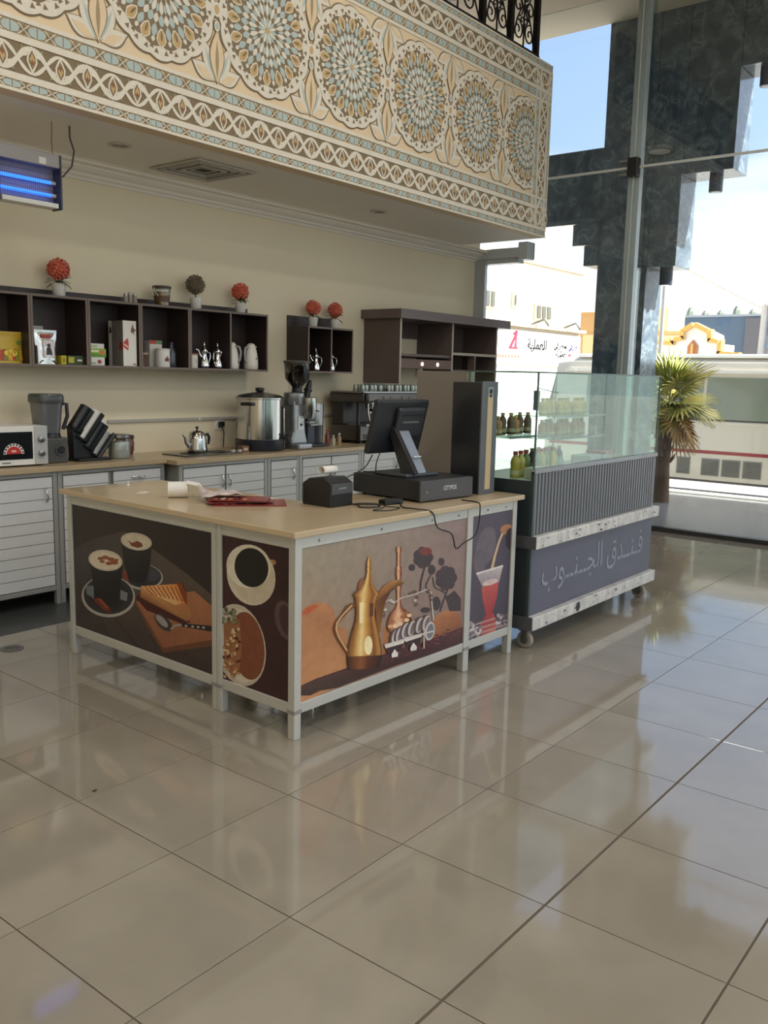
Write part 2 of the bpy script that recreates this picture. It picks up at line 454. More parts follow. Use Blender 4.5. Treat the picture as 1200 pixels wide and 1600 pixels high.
def rosette_mesh(name, xmax=None):
    A = art_fascia(0, 0); A.O = Vector((0, 0, 0)); N = 16
    ring = [P2(.452 + .018 * abs(cos(8 * (2 * pi * k / 128))), 2 * pi * k / 128) for k in range(128)]
    A.poly([(x * 1.025, y * 1.025) for x, y in ring], BR, clip=False, relief=.002)
    A.poly(ring, WH, clip=False, relief=.008)
    A.poly([P2(.375 + .02 * abs(cos(8 * (2 * pi * k / 128) + pi / 2)), 2 * pi * k / 128) for k in range(128)], BR, clip=False, relief=.009)
    for k in range(N):
        a = 2 * pi * (k + .5) / N
        for da, rr in ((-.10, .415), (.10, .415), (0, .395)):
            A.poly([P2(rr - .016, a + da), P2(rr + .016, a + da - .04), P2(rr + .016, a + da + .04)], BR, layer=False, clip=False, relief=.0095)
    A.k += 1
    for k in range(N):
        a = 2 * pi * k / N
        petal(A, a, .27, .392, .082, WH, .010); petal(A, a, .28, .382, .062, GO, .0115, .65); petal(A, a, .285, .35, .018, BR, .0125)
        b = a + pi / N
        petal(A, b, .255, .34, .048, BL, .011, .5); petal(A, b, .335, .375, .03, WH, .011, .5)
        petal(A, a, .19, .262, .05, BL, .012, .5); petal(A, b, .185, .25, .04, WH, .012, .5)
        petal(A, a, .10, .19, .034, WH, .013, .7); petal(A, b, .12, .18, .022, BL, .013, .6)
        petal(A, a, .02, .10, .024, WH if k % 2 else BL, .014, .7)
    A.ell(0, 0, .022, .022, GO, clip=False, relief=.014)
    if xmax is not None:
        pass
    me = A.mb.mesh(name, PRINTM)
    if xmax is not None:
        b = bmesh.new(); b.from_mesh(me)
        bmesh.ops.bisect_plane(b, geom=list(b.verts) + list(b.edges) + list(b.faces), plane_co=(xmax, 0, 0), plane_no=(1, 0, 0), clear_outer=True)
        b.to_mesh(me); b.free()
    return me
SP = 0.967; X0 = 6.93; ZM = 4.25; XI = 7.09
ros = rosette_mesh('rosette'); ros_cut = rosette_mesh('rosette', XI - X0)
xs = [X0 - SP * k for k in range(8)]
for k, x in enumerate(xs):
    obj('rosette', ros if k else ros_cut, None, fasc, loc=(x, FY, ZM))
# lily motif and link rings between the rosettes
def lily_mesh():
    A = art_fascia(0, 0); A.O = Vector((0, 0, 0))
    def lens(cx, cy, w, h, rot, col, rl):
        pts = []
        for t in range(13):
            u = t / 12; pts.append((w / 2 * sin(pi * u) ** 1.2, h * u))
        for t in range(11, 0, -1):
            u = t / 12; pts.append((-w / 2 * sin(pi * u) ** 1.2, h * u))
        c, s_ = cos(rot), sin(rot); A.poly([(cx + x * c - y * s_, cy + x * s_ + y * c) for x, y in pts], col, layer=False, clip=False, relief=rl)
    for sg in (-1, 1):
        lens(.02 * sg, 0, .115, .235, -sg * 1.12, BR, .003); lens(.02 * sg, .004, .1, .222, -sg * 1.12, WH, .005)
        lens(.03 * sg, .004, .055, .17, -sg * 1.12, CM, .007)
        lens(.01 * sg, 0, .12, .30, -sg * .42, BR, .0035); lens(.01 * sg, .004, .105, .285, -sg * .42, WH, .0055)
        lens(.016 * sg, .01, .03, .22, -sg * .42, BL, .0065)
    lens(0, -.01, .14, .37, 0, BR, .008); lens(0, -.004, .124, .352, 0, CM, .0095); lens(0, .02, .03, .26, 0, TN, .0105)
    return A.mb.mesh('lily_motif', PRINTM)
lily = lily_mesh()
A = art_fascia(0, 0); A.O = Vector((0, 0, 0))
for cz, r in ((0, .05), (.11, .036), (-.11, .036)):
    A.ell(0, cz, r * .8, r * 1.15, BR, clip=False, relief=.006); A.ell(0, cz, r * .68, r, WH, clip=False, relief=.009)
    A.ell(0, cz, r * .4, r * .6, GO if cz == 0 else BL, clip=False, relief=.0105)
linkm = A.mb.mesh('link_rings', PRINTM)
for k, x in enumerate(xs):
    if k == 7: break
    xm = x - SP / 2
    obj('link_rings', linkm, None, fasc, loc=(xm, FY, ZM))
    obj('lily_motif', lily, None, fasc, loc=(xm, FY, 3.765))
    obj('lily_motif', lily, None, fasc, loc=(xm, FY, 8.5 - 3.765), rot=(0, pi, 0))
# borders: bands measured inward from the outer edge
def border(A, L, x_from, flip):
    """band along local +x, y = distance inward from the edge"""
    def Rct(a, b, y0, y1, c, rl, lay=False): A.poly([(a, y0), (b, y0), (b, y1), (a, y1)], c, layer=lay, clip=False, relief=rl)
    Rct(x_from, L, 0, .018, WH, .008); Rct(x_from, L, .018, .066, TN, .002); Rct(x_from, L, .066, .105, WH, .008)
    Rct(x_from, L, .105, .28, BR, .002); Rct(x_from, L, .28, .32, WH, .008); Rct(x_from, L, .32, .395, TN, .002); Rct(x_from, L, .395, .42, WH, .008)
    A.k += 1
    p = .17
    n = int((L - x_from) / p)
    for i in range(n):
        c = x_from + (i + .5) * p
        for yc, hh in ((.042, .02), (.357, .031)):
            for sx in (-1, 1):
                A.poly([(c + sx * .004, yc - hh), (c + sx * .045, yc - hh * .7), (c + sx * .058, yc), (c + sx * .045, yc + hh * .7), (c + sx * .004, yc + hh), (c + sx * .004, yc)], BL, layer=False, clip=False, relief=.005)
            d = c + p / 2
            A.poly([(d - .028, yc), (d, yc - hh * .9), (d + .028, yc), (d, yc + hh * .9)], BR, layer=False, clip=False, relief=.0045)
            A.stroke([(d - .035, yc - hh), (d + .0, yc), (d + .035, yc - hh)], .007, WH, layer=False, clip=False, relief=.006)
            A.stroke([(d - .035, yc + hh), (d + .0, yc), (d + .035, yc + hh)], .007, WH, layer=False, clip=False, relief=.006)
    p = .185; n = int((L - x_from) / p); ym = .1925; RU, GN = (148, 92, 58), (150, 160, 128)
    def K(pts, w, c, rl): A.stroke(pts, w, c, layer=False, clip=False, relief=rl)
    for i in range(n):
        c = x_from + (i + .5) * p; s_ = 1 if i % 2 else -1
        Y = lambda v: ym + s_ * v
        # S-shaped scroll passing from one leaf to the next
        pts = []
        for k in range(11):
            u = k / 10; pts.append((c + (u - .5) * p, Y(.07 * cos(pi * u))))
        K(pts, [.020, .026, .032, .036, .030, .024, .030, .036, .032, .026, .020], WH, .007)
        K([(x_, 2 * ym - y_) for x_, y_ in pts], [.016, .018, .022, .024, .020, .016, .020, .024, .022, .018, .016], WH, .0065)
        # curled tips of the scroll
        for sx in (-1, 1):
            q = []
            for k in range(7):
                a_ = k / 6 * 3.6; r = .026 - .0025 * k
                q.append((c + sx * (p * .22 + r * sin(a_) * .9), Y(sx * -.038 - sx * (r * cos(a_)))))
            K(q, [.006, .010, .012, .012, .011, .009, .006], WH, .0075)
            A.poly([(c + sx * p * .10, Y(-sx * .078)), (c + sx * p * .20, Y(-sx * .066)), (c + sx * p * .16, Y(-sx * .050))], GN, layer=False, clip=False, relief=.006)
        # pointed leaf with a gold and rust lozenge at each joint
        d = c + p / 2; f = -s_
        Z = lambda v: ym + f * v
        A.poly([(d, Z(.086)), (d + .030, Z(.034)), (d + .034, Z(-.004)), (d + .014, Z(-.046)), (d, Z(-.07)), (d - .014, Z(-.046)), (d - .034, Z(-.004)), (d - .030, Z(.034))], WH, layer=False, clip=False, relief=.008)
        A.poly([(d, Z(.062)), (d + .021, Z(.026)), (d + .023, Z(-.004)), (d, Z(-.048)), (d - .023, Z(-.004)), (d - .021, Z(.026))], BR, layer=False, clip=False, relief=.0088)
        A.poly([(d, Z(.046)), (d + .016, Z(.010)), (d, Z(-.030)), (d - .016, Z(.010))], GO, layer=False, clip=False, relief=.0095)
        A.poly([(d, Z(.012)), (d + .010, Z(-.008)), (d, Z(-.026)), (d - .010, Z(-.008))], RU, layer=False, clip=False, relief=.0102)
LB = 7.45 - .6
A = Art((.6, FY, ZC), (1, 0, 0), (0, 0, 1), base=.0004); border(A, LB, 0, False)
obj('border_band', A.mb, PRINTM, fasc, kind='stuff', label='lower arabesque border of interlaced leaves')
A = Art((7.45, FY, ZT), (-1, 0, 0), (0, 0, -1), base=.0004); border(A, LB, 0, False)
obj('border_band', A.mb, PRINTM, fasc, kind='stuff', label='upper arabesque border of interlaced leaves')
A3 = Art((7.45, FY, ZC + .10), (0, 0, 1), (-.84, 0, 0), base=.0016); A3.N = Vector((0, -1, 0)); border(A3, ZT - ZC - .2, 0, False)
obj('border_band', A3.mb, PRINTM, fasc, kind='stuff', label='upright arabesque border at the corner')

# wrought-iron railing on the fascia
IRON = mat('wrought_iron', (34, 30, 30), rough=.45, metal=.6)
rail = thing('balcony_railing', 'black wrought-iron scroll railing on top of the mezzanine front', 'railing', (0, FY + .06, ZT))
obj('base_rail', B(2.0, 7.2, -.03, .03, 0, .05), IRON, rail, bevel=.004)
obj('top_rail', B(2.0, 7.2, -.03, .03, .86, .9), IRON, rail, bevel=.004)
for x in (7.16, 6.62, 6.08, 5.2, 4.2, 3.2, 2.2):
    obj('post', B(x - .03, x + .03, -.03, .03, .05, .88), IRON, rail, bevel=.004)
def scroll_panel(x0, x1):
    mb = MB(); w = x1 - x0; c = (x0 + x1) / 2
    def spiral(cx, cz, r, a0, turns, sg):
        pts = []
        for i in range(26):
            t = i / 25; rr = r * (1 - .82 * t); a = a0 + sg * turns * 2 * pi * t; pts.append((cx + rr * cos(a), 0, cz + rr * sin(a)))
        mb.tube(pts, .009, 5)
    for sx in (-1, 1):
        for z, sg in ((.2, 1), (.44, -1), (.68, 1)):
            spiral(c + sx * w * .25, z, min(.115, w * .22), pi / 2 * sg, 1.4, sx * sg)
            spiral(c + sx * w * .09, z + .11, .05, -pi / 2 * sg, 1.1, -sx * sg)
        mb.tube([(c + sx * w * .48, 0, .06), (c + sx * w * .3, 0, .3), (c + sx * w * .1, 0, .45), (c + sx * w * .3, 0, .6), (c + sx * w * .48, 0, .84)], .009, 5)
    mb.tube([(c, 0, .05), (c, 0, .86)], .01, 5)
    for z in (.25, .45, .65): mb.sphere((c, 0, z), .028, 8, 6)
    return mb
for a, b in ((6.65, 7.13), (6.11, 6.59), (5.23, 6.05), (4.23, 5.17), (3.23, 4.17)):
    obj('scroll_panel', scroll_panel(a, b), IRON, rail, smooth=40)
obj('end_rail', B(7.13, 7.19, .03, 1.2, 0, .05), IRON, rail); obj('end_rail', B(7.13, 7.19, .03, 1.2, .86, .9), IRON, rail)

# ---------------------------------------------------------------- glass front
WF = mat('window_frame_grey', (196, 202, 206), rough=.4, metal=.3)
g1 = obj('window_1', B(GX - .05, GX + .05, -8, WY, 0, .05), mat('dark_sill', (60, 62, 64), rough=.3, metal=.5), kind='structure')
ys = [WY, 3.2, .8, -1.6, -4.0, -6.4, -8]
for a, b in zip(ys, ys[1:]):
    for z0, z1 in ((.05, 4.15), (4.156, HC)):
        obj('pane', B(GX - .006, GX + .006, b + .003, a - .003, z0, z1), GLASS, g1)
JT = mat('silicone_joint', (205, 208, 205), rough=.4)
obj('joint', B(GX - .012, GX + .012, -8, WY, 4.140, 4.166), JT, g1)
for y in ys[1:-1]: obj('joint', B(GX - .008, GX + .008, y - .006, y + .006, .05, HC), JT, g1)
obj('jamb', B(GX - .08, GX + .05, WY - .10, WY, .05, ZC), WF, g1, bevel=.004)
obj('jamb_cover', B(GX - .11, GX - .08, WY - .16, WY, .05, ZC), mat('window_frame_dark', (178, 184, 190), rough=.4, metal=.3), g1)
obj('head_rail', B(GX - .10, GX + .05, 4.62, WY, ZC - .16, ZC - .05).box(GX - .13, GX - .10, 4.52, WY, ZC - .10, ZC + .02), WF, g1, bevel=.004)
obj('rail_bracket', B(GX - .14, GX + .04, 4.46, 4.6, ZC - .13, ZC + .08), WF, g1, bevel=.01)
for y in ys[1:-1]:
    obj('glass_fin', B(GX + .13, GX + .34, y - .012, y + .012, .05, HC), thin_glass('fin_glass', (215, 228, 228), .12, .6), g1)
    obj('fin_profile', B(GX + .03, GX + .13, y - .06, y + .08, .05, HC), mat('fin_profile_grey', (206, 214, 220), rough=.3), g1, bevel=.006)
    fb = B(GX - .09, GX + .02, y - .07, y + .05, 4.05, 4.25)
    obj('clamp', fb, BLACK, g1, bevel=.008)
    obj('clamp_arm', B(GX - .06, GX + .03, y + .05, y + .16, 4.06, 4.09), STEELB, g1); obj('clamp_arm', B(GX - .06, GX + .03, y + .05, y + .16, 4.21, 4.24), STEELB, g1)
# glass front behind the viewer
g2 = obj('window_2', B(-7, GX, -8.06, -7.95, 0, .05), mat('dark_sill', (60, 62, 64)), kind='structure')
for k in range(6):
    a = -7 + k * 15.2 / 6
    obj('mullion', B(a - .05, a + .05, -8.05, -7.95, .05, HC), WF, g2)
    obj('pane', B(a + .05, a + 15.2 / 6 - .05, -8.006, -7.994, .05, HC), GLASS, g2)

# ---------------------------------------------------------------- granite portal outside
def granite():
    m = mat('hazed_granite', (52, 62, 70), rough=.18, spec=.6)
    n = m.node_tree.nodes; l = m.node_tree.links; b = n['Principled BSDF']
    tc = n.new('ShaderNodeTexCoord'); t = n.new('ShaderNodeTexNoise'); t.inputs['Scale'].default_value = 5.5; t.inputs['Detail'].default_value = 12
    t.inputs['Distortion'].default_value = 0.9; l.new(tc.outputs['Object'], t.inputs['Vector'])
    cr = n.new('ShaderNodeValToRGB'); e = cr.color_ramp.elements
    e[0].position = .38; e[0].color = lin((78, 92, 108)); e[1].position = .56; e[1].color = lin((104, 118, 132))  # tones lightened to put the bright veiling haze into the darker stone
    k = cr.color_ramp.elements.new(.60); k.color = lin((134, 148, 156)); k = cr.color_ramp.elements.new(.64); k.color = lin((92, 106, 120))
    l.new(t.outputs[0], cr.inputs[0]); l.new(cr.outputs[0], b.inputs['Base Color'])
    return m
GRAN = granite(); PXa, PXb = 8.9, 9.4
port = obj('wall_portico', B(PXa, PXb, 3.27, 3.92, 0, 7.2), GRAN, kind='structure', label='dark granite pillar with stepped corbels outside the glass')
for y0, y1, z0, z1 in ((3.925, 12, 3.71, 4.61), (3.925, 4.29, 3.44, 3.705), (3.925, 4.12, 3.18, 3.435),
                       (2.91, 3.265, 3.12, 7.2), (2.31, 2.905, 4.17, 7.2), (-6, 2.305, 5.27, 7.2)):
    obj('granite_slab', B(PXa, PXb, y0, y1, z0, z1), GRAN, port, bevel=.004)
obj('granite_slab', B(PXa - .01, PXb + .01, 3.2, 3.96, 0, .12), GRAN, port)
# unseen flat roof on pillars, added to keep the sun off the forecourt
roof = obj('ceiling', B(PXb, 13.9, -14, -.8, 7.25, 7.6), OFFWHITE, kind='structure', label='unseen flat roof added to shade the forecourt')
for y in (-13.6, -7.5): obj('shade_roof_pillar', B(13.2, 13.8, y - .3, y + .3, -.45, 7.25), GRAN, roof)
def spot(y, z, lab):
    t = thing('cylinder_spotlight', lab, 'spotlight', (9.12, y, z))
    obj('housing', MB().lathe([(.075, -.2), (.078, -.19), (.078, 0)], seg=20), mat('spot_blue_grey', (60, 72, 92), rough=.4), t, smooth=40)
    obj('lens', MB().lathe([(.055, -.203), (.055, -.198)], seg=16), mat('spot_lens', (190, 200, 205), rough=.1), t)
spot(2.57, 4.17, 'blue-grey cylinder spotlight under the middle granite step')
spot(3.10, 3.12, 'blue-grey cylinder spotlight under the lowest granite step')
spot(2.08, 5.27, 'blue-grey cylinder spotlight under the topmost granite step at right edge')
t = thing('round_lamp', 'round flat pale lamp on the granite above the glass clamp', 'lamp', (8.76, 3.14, 4.43))
obj('body', MB().lathe([(.13, 0), (.145, .012), (.145, .05), (.05, .07)], seg=28), mat('lamp_ring_grey', (110, 116, 120), rough=.4), t, smooth=40)
obj('diffuser', MB().lathe([(.125, -.006), (.125, .004)], seg=28), mat('lamp_diffuser', (235, 225, 205), rough=.5), t)
obj('arm', B(.0, .14, -.03, .03, .02, .05), mat('lamp_ring_grey', (110, 116, 120)), t)

# hall ceiling lamps (above the picture): each a round lamp with its own light
def hall_lamp(x, y, k):
    t = thing('ceiling_lamp', 'round white hall ceiling lamp, out of view above, number %d' % k, 'lamp', (x, y, HC), group='hall ceiling lamps')
    t['label'] = 'round white recessed lamp in the hall ceiling'
    obj('ring', MB().lathe([(.34, 0), (.34, -.03), (.30, -.03), (.30, 0)], seg=28, cap=False), WHITE, t, smooth=40)
    d = bpy.data.lights.new('lamp_light', 'AREA'); d.shape = 'DISK'; d.size = .6; d.energy = HALL_LAMP; d.color = (1, .97, .93)
    o = bpy.data.objects.new('lamp_light', d); COL.objects.link(o); o.parent = t; o.location = (0, 0, -.035)
for k, (x, y) in enumerate(((-4, -5.5), (0, -5.5), (4, -5.5), (-4, -2), (0, -2), (4, -2), (-4, 1.6), (0, 1.6), (4, 1.6))): hall_lamp(x, y, k)

# soffit fittings
t = thing('ceiling_vent', 'square grey louvred air diffuser in the soffit', 'vent', (3.0, 4.55, ZC))
VM = mat('vent_grey', (190, 184, 174), rough=.5)
for i in range(5):
    a = .30 - i * .055; z = -.014 + i * .0015
    mb = MB()
    q = .03 if i == 0 else .017
    for (x0, x1, y0, y1) in ((-a, a, -a, -a + q), (-a, a, a - q, a), (-a, -a + q, -a + q, a - q), (a - q, a, -a + q, a - q)):
        mb.box(x0, x1, y0, y1, z - .004 * (i % 2), z + .008)
    obj('frame' if i == 0 else 'louvre', mb, VM, t, rot=None)
obj('duct', B(-.28, .28, -.28, .28, -.004, -.001), mat('duct_dark', (62, 58, 56), rough=.8), t)
for x, y, lab in ((2.139, 4.438, 'small round recessed downlight left of the air diffuser'), (5.157, 4.483, 'small round recessed downlight right of the air diffuser')):
    t = thing('downlight', lab, 'downlight', (x, y, ZC))
    obj('rim', MB().lathe([(.085, 0), (.085, -.008), (.06, -.012), (.055, -.002)], seg=24, cap=False), mat('downlight_rim', (186, 178, 168), rough=.4), t, smooth=40)
    obj('lens', MB().lathe([(.056, -.003), (.056, -.001)], seg=20), mat('downlight_lens', (120, 112, 104), rough=.2), t)
# ================================================================== OUTSIDE
PAVE = mat('pavement_tile', (126, 128, 130), rough=.22, var=.12, scale=1.2, stretch=(1, .15, 1))
obj('floor', B(GX + .05, 12.0, -16, 30, -.45, -.01), PAVE, kind='structure', label='grey paved forecourt outside the glass')
for k in range(10):
    y0 = -9 + k * 2.2
    obj('kerb_stone', B(12.0, 12.25, y0, y0 + 2.19, -.45, .02), mat('kerb_white', (225, 218, 200), rough=.7, var=.1), None, bevel=.01,
        label='pale kerb stone edging the forecourt', cat='kerb', group='kerb stones along the forecourt')
obj('floor', B(12.0, 120, -80, 120, -.6, -.45), mat('asphalt', (128, 126, 124), rough=.8, var=.15, scale=2), kind='structure', label='street asphalt')

def bus(label, x0, y0, y1, Zr, Lx=2.05):
    t = thing('minibus', label, 'bus', (x0, y0, Zr)); L = y1 - y0
    BODY = mat('bus_cream', (214, 206, 190), rough=.3, coat=.4); ROOF = mat('bus_roof_white', (238, 236, 230), rough=.3, coat=.4)
    p = [(0, .40), (0, 1.55), (.05, 2.35), (.12, 2.55), (.3, 2.66), (Lx - .3, 2.66), (Lx - .12, 2.55), (Lx - .05, 2.35), (Lx, 1.55), (Lx, .40)]
    mb = MB(); n = len(p); yy = [(0, .3), (.12, .04), (.35, 0), (L - .5, 0), (L - .15, .05), (L, .35)]
    vs = []
    for y, ins in yy:
        for (x, z) in p:
            zz = z - (ins * .7 if z > 1.6 else 0); vs.append((min(max(x, ins * .25), Lx - ins * .25), y + (0 if z < 1.6 else (ins * (.5 if y < L / 2 else -1.2))), zz))
    fs = []
    for i in range(len(yy) - 1):
        for k in range(n - 1): fs.append((i * n + k, i * n + k + 1, (i + 1) * n + k + 1, (i + 1) * n + k))
        fs.append((i * n + n - 1, i * n, (i + 1) * n, (i + 1) * n + n - 1))
    fs += [tuple(range(n)), tuple(range((len(yy) - 1) * n, len(yy) * n))]
    mb.add(vs, fs); obj('body', mb, BODY, t, smooth=30)
    obj('roof', B(.16, Lx - .16, .35, L - .6, 2.63, 2.70), ROOF, t, bevel=.03)
    obj('gutter', B(-.015, .05, .3, L - .5, 2.36, 2.40), ROOF, t)
    GW = mat('bus_window_tint', (126, 134, 118), rough=.06, spec=.7)
    k = 0; y = .35
    while y + .9 < L - .3:
        w = 1.12
        obj('window', MB().add([(-.012, y, 1.53), (-.012, y + w, 1.53), (.036, y + w, 2.28), (.036, y, 2.28), (.02, y, 1.53), (.02, y + w, 1.53), (.06, y + w, 2.28), (.06, y, 2.28)],
                               [(0, 1, 2, 3), (7, 6, 5, 4), (0, 4, 5, 1), (1, 5, 6, 2), (2, 6, 7, 3), (3, 7, 4, 0)]), GW, t)
        y += w + .06
    obj('pillar_band', B(-.004, .03, .32, L - .4, 1.50, 1.53), DGREY, t)
    obj('beltline', B(-.02, .02, .2, L - .2, 1.44, 1.49), BODY, t, bevel=.008)
    obj('red_stripe', B(-.008, .02, .15, L - .15, .90, .96), mat('bus_red', (150, 48, 56), rough=.35), t)
    obj('skirt', B(-.006, .03, .1, L - .1, .38, .42), mat('bus_sill', (70, 66, 64), rough=.5), t)
    VG = mat('bus_vent', (150, 148, 140), rough=.5)
    for a, b in ((2.75, 3.08), (3.12, 3.45), (3.49, 3.82), (4.02, 4.28)):
        vt = obj('vent_grille', B(-.008, .02, a, b, .5, .82), VG, t)
        for q in range(9): obj('louvre', B(-.02, -.006, a + .02, b - .02, .52 + q * .032, .538 + q * .032), mat('bus_louvre', (96, 94, 90), rough=.5), vt)
    for wy in (1.2, L - 1.5):
        for wx in (.16, Lx - .16):
            w = obj('wheel', MB().lathe([(.2, -.1), (.36, -.1), (.39, -.06), (.39, .06), (.36, .1), (.2, .1)], seg=22, M=Matrix.Rotation(pi / 2, 4, 'Y')), mat('tyre', (30, 30, 30), rough=.8), t, loc=(wx, wy, .39), smooth=40)
            obj('hub', MB().lathe([(.05, -.13), (.2, -.11), (.2, .11), (.05, .13)], seg=16, M=Matrix.Rotation(pi / 2, 4, 'Y')), STEELB, w, smooth=40)
    obj('headlight', B(.1, .5, L - .08, L + .02, .75, .95), mat('lamp_lens', (230, 230, 220), rough=.1), t, bevel=.02)
    obj('mirror', MB().tube([(.05, L - .3, 1.9), (-.25, L + .05, 2.0), (-.25, L + .05, 1.7)], .015, 6).box(-.33, -.2, L + .0, L + .08, 1.55, 1.95), BLACK, t)
    return t
bus('cream minibus with a red stripe parked along the kerb', 14.5, .5, 7.6, -.45)

def win(parent, face, a, b, z0, z1, at_, d=.12):
    if face == 'y': f = B(a - .08, b + .08, at_ - .05, at_ + d, z0 - .08, z1 + .08); g = B(a, b, at_ - .07, at_ + d, z0, z1)
    else: f = B(at_ - .05, at_ + d, a - .08, b + .08, z0 - .08, z1 + .08); g = B(at_ - .07, at_ + d, a, b, z0, z1)
    o = obj('window', f, mat('window_trim_cream', (186, 170, 136), rough=.7), parent)
    obj('pane', g, mat('far_pane', (92, 92, 86), rough=.25), o)
wb = thing('white_building', 'large sunlit white building with shop sign across the street', 'building', (24, 18, -.45))
WBM = mat('white_render', (240, 236, 228), rough=.8)
obj('wall', B(12, 32.8, 16, 26, -.45, 6.0), WBM, wb, loc=(-24, -18, .45))
pl = B(11.9, 32.9, 15.9, 26.1, 6.0, 6.15)
obj('parapet', pl, mat('parapet_cream', (206, 180, 140), rough=.8), wb, loc=(-24, -18, .45))
wb.location = (24, 18, -.45)
def wp(o):  # place children given in world coordinates
    o.location = (-24, -18, .45); return o
for a, b, z0, z1 in ((24.9, 25.9, 4.25, 4.75), (27.2, 27.4, 4.4, 4.75), (28.9, 30.1, 4.05, 4.5), (20, 21.4, 4.1, 4.8)):
    f = obj('window', B(a - .1, b + .1, 15.93, 16.1, z0 - .1, z1 + .1), mat('window_trim_cream', (186, 170, 136), rough=.7), wb); wp(f)
    n_ = 3 if b - a > .5 else 1
    for q in range(n_):
        w = (b - a) / n_; obj('pane', B(a + q * w + .06, a + (q + 1) * w - .06, 15.9, 16.05, z0, z1), mat('far_pane', (92, 92, 86), rough=.25), f)
wp(obj('ledge', B(22, 32.8, 15.7, 16, 3.62, 3.74), mat('parapet_cream', (206, 180, 140)), wb))
for x in (28.6, 31.2): wp(obj('sign_lamp', MB().tube([(x, 16, 3.75), (x, 15.4, 3.95), (x, 15.2, 3.7)], .05, 6), mat('lamp_grey', (90, 90, 88)), wb))
sg = wp(obj('sign_board', B(22, 32.6, 15.85, 16, 2.25, 3.5), mat('sign_white', (246, 244, 238), rough=.5), wb))
RED, SGR, SBL = mat('sign_red', (150, 12, 30), rough=.5), mat('sign_grey', (26, 26, 30), rough=.5), mat('sign_blue', (14, 26, 104), rough=.5)
SO = lambda x, z: (x, 15.845, z)
for body, x, z, s, w, m in (('\uFE94\uFEF4\uFEDF\uFEE4\uFECC\uFEDF\uFE8D', 28.2, 2.85, .5, 1.5, SGR), ('\uFEF2\uFED3\uFEAE\uFEBC\uFEE4\uFEDF', 30.3, 2.95, .3, 1.1, SGR), ('\uFE94\uFEF4\uFEDF\uFEE4\uFECC', 30.5, 2.62, .3, .9, SGR),
                            ('\uFEF2\uFED3\uFEAE\uFEBC', 31.55, 2.95, .3, .8, SBL)):
    obj('sign_lettering', text_mb(body, s, SO(x, z), (1, 0, 0), (0, 0, 1), width=w, offset=.02), m, sg)
A = Art((26.6, 15.85, 2.45), (1, 0, 0), (0, 0, 1), base=.01)
A.poly([(.2, .35), (.9, .35), (.9, .42), (.2, .42)], (200, 60, 70), clip=False)
A.poly([(.25, .42), (.45, .42), (.75, .8), (.85, 1.0), (.7, 1.02), (.45, .9), (.6, .85)], (200, 50, 70), clip=False)
A.poly([(.6, .42), (.8, .42), (.8, .9), (.7, .8)], (200, 60, 80), clip=False)
for q in range(9): A.poly([(-.9 + q * .22, .02), (-.75 + q * .22, .02), (-.75 + q * .22, .14), (-.9 + q * .22, .12)], (206, 110, 90), clip=False)
A.poly([(4.95, .02), (5.2, .02), (5.2, .3), (4.95, .3)], (190, 70, 80), clip=False); A.poly([(5.25, .02), (5.6, .02), (5.6, .3), (5.25, .3)], (120, 130, 190), clip=False)
wp(obj('sign_emblem', A.mb, PRINT, wb))

OR, YL = mat('ochre_render', (214, 168, 112), rough=.8), mat('pale_yellow_render', (236, 214, 160), rough=.8)
ob = thing('ochre_tower', 'ochre and yellow tower block behind the white building', 'building', (36, 17, -.45))
for nm, (x0, x1, y0, y1, z0, z1), m in (('wall', (0, 3, -.6, 3, 0, 5.15), OR), ('recess', (-.06, 0, -.55, .4, 3.2, 4.2), YL), ('pilaster', (-.1, .1, -.2, .2, 0, 3.2), YL), ('cap', (-.05, 3.05, -.65, 3.05, 5.1, 5.2), OR)):
    obj(nm, B(x0, x1, y0, y1, z0, z1), m, ob)
o2 = thing('ochre_house', 'low ochre house with yellow tower beside the granite pillar', 'building', (36.6, 14, -.45))
for nm, (x0, x1, y0, y1, z0, z1), m in (('wall', (0, 2, -1.9, 2.2, 0, 3.9), mat('tan_render', (206, 178, 140), rough=.8)), ('tower', (0, 2, .25, 1.6, 3.9, 5.35), OR), ('tower_side', (0, 2, -.25, .25, 3.9, 5.35), YL), ('cornice', (-.15, 2, -2.0, 2.3, 3.9, 4.15), YL), ('terrace', (-.1, 2, -1.2, 1.2, 4.15, 4.35), OR)):
    obj(nm, B(x0, x1, y0, y1, z0, z1), m, o2)
for q in range(8): obj('dentil', B(-.2, 0, -1.8 + q * .5, -1.55 + q * .5, 3.7, 3.88), mat('dentil_tan', (150, 112, 80), rough=.8), o2)
ow = thing('white_gatehouse', 'white gatehouse with stepped ochre-trimmed gable beyond the bus', 'building', (34, 11, -.45))
gp = [(-1.1, 0), (-1.1, 3.25), (-.25, 3.3), (-.25, 3.75), (.15, 3.8), (.2, 4.15), (.75, 4.42), (1.1, 4.2), (1.1, 3.9), (1.5, 3.85), (1.5, 3.7), (3, 3.75), (3, 0)]
obj('wall', MB().prism([(y - .1, z - .05) for y, z in gp], .05, 2, 'x'), WBM, ow)
mb = MB()
for (a, b) in zip(gp[1:-2], gp[2:-1]):
    q = Vector((b[0] - a[0], b[1] - a[1])); n_ = Vector((-q.y, q.x)).normalized() * .16
    mb.prism([(a[0] - .1, a[1] - .05), (b[0] - .1, b[1] - .05), (b[0] - .1 - n_.x * -1, b[1] - .05 + .16), (a[0] - .1 - n_.x * -1, a[1] - .05 + .16)], -.12, .3, 'x')
obj('gable_trim', mb, mat('trim_ochre', (222, 176, 96), rough=.8), ow)
obj('niche', MB().prism([(.45, 2.5), (.45, 3.6), (.65, 3.85), (.85, 3.6), (.85, 2.5)], -.02, .1, 'x'), mat('niche_red', (186, 120, 84), rough=.8), ow)
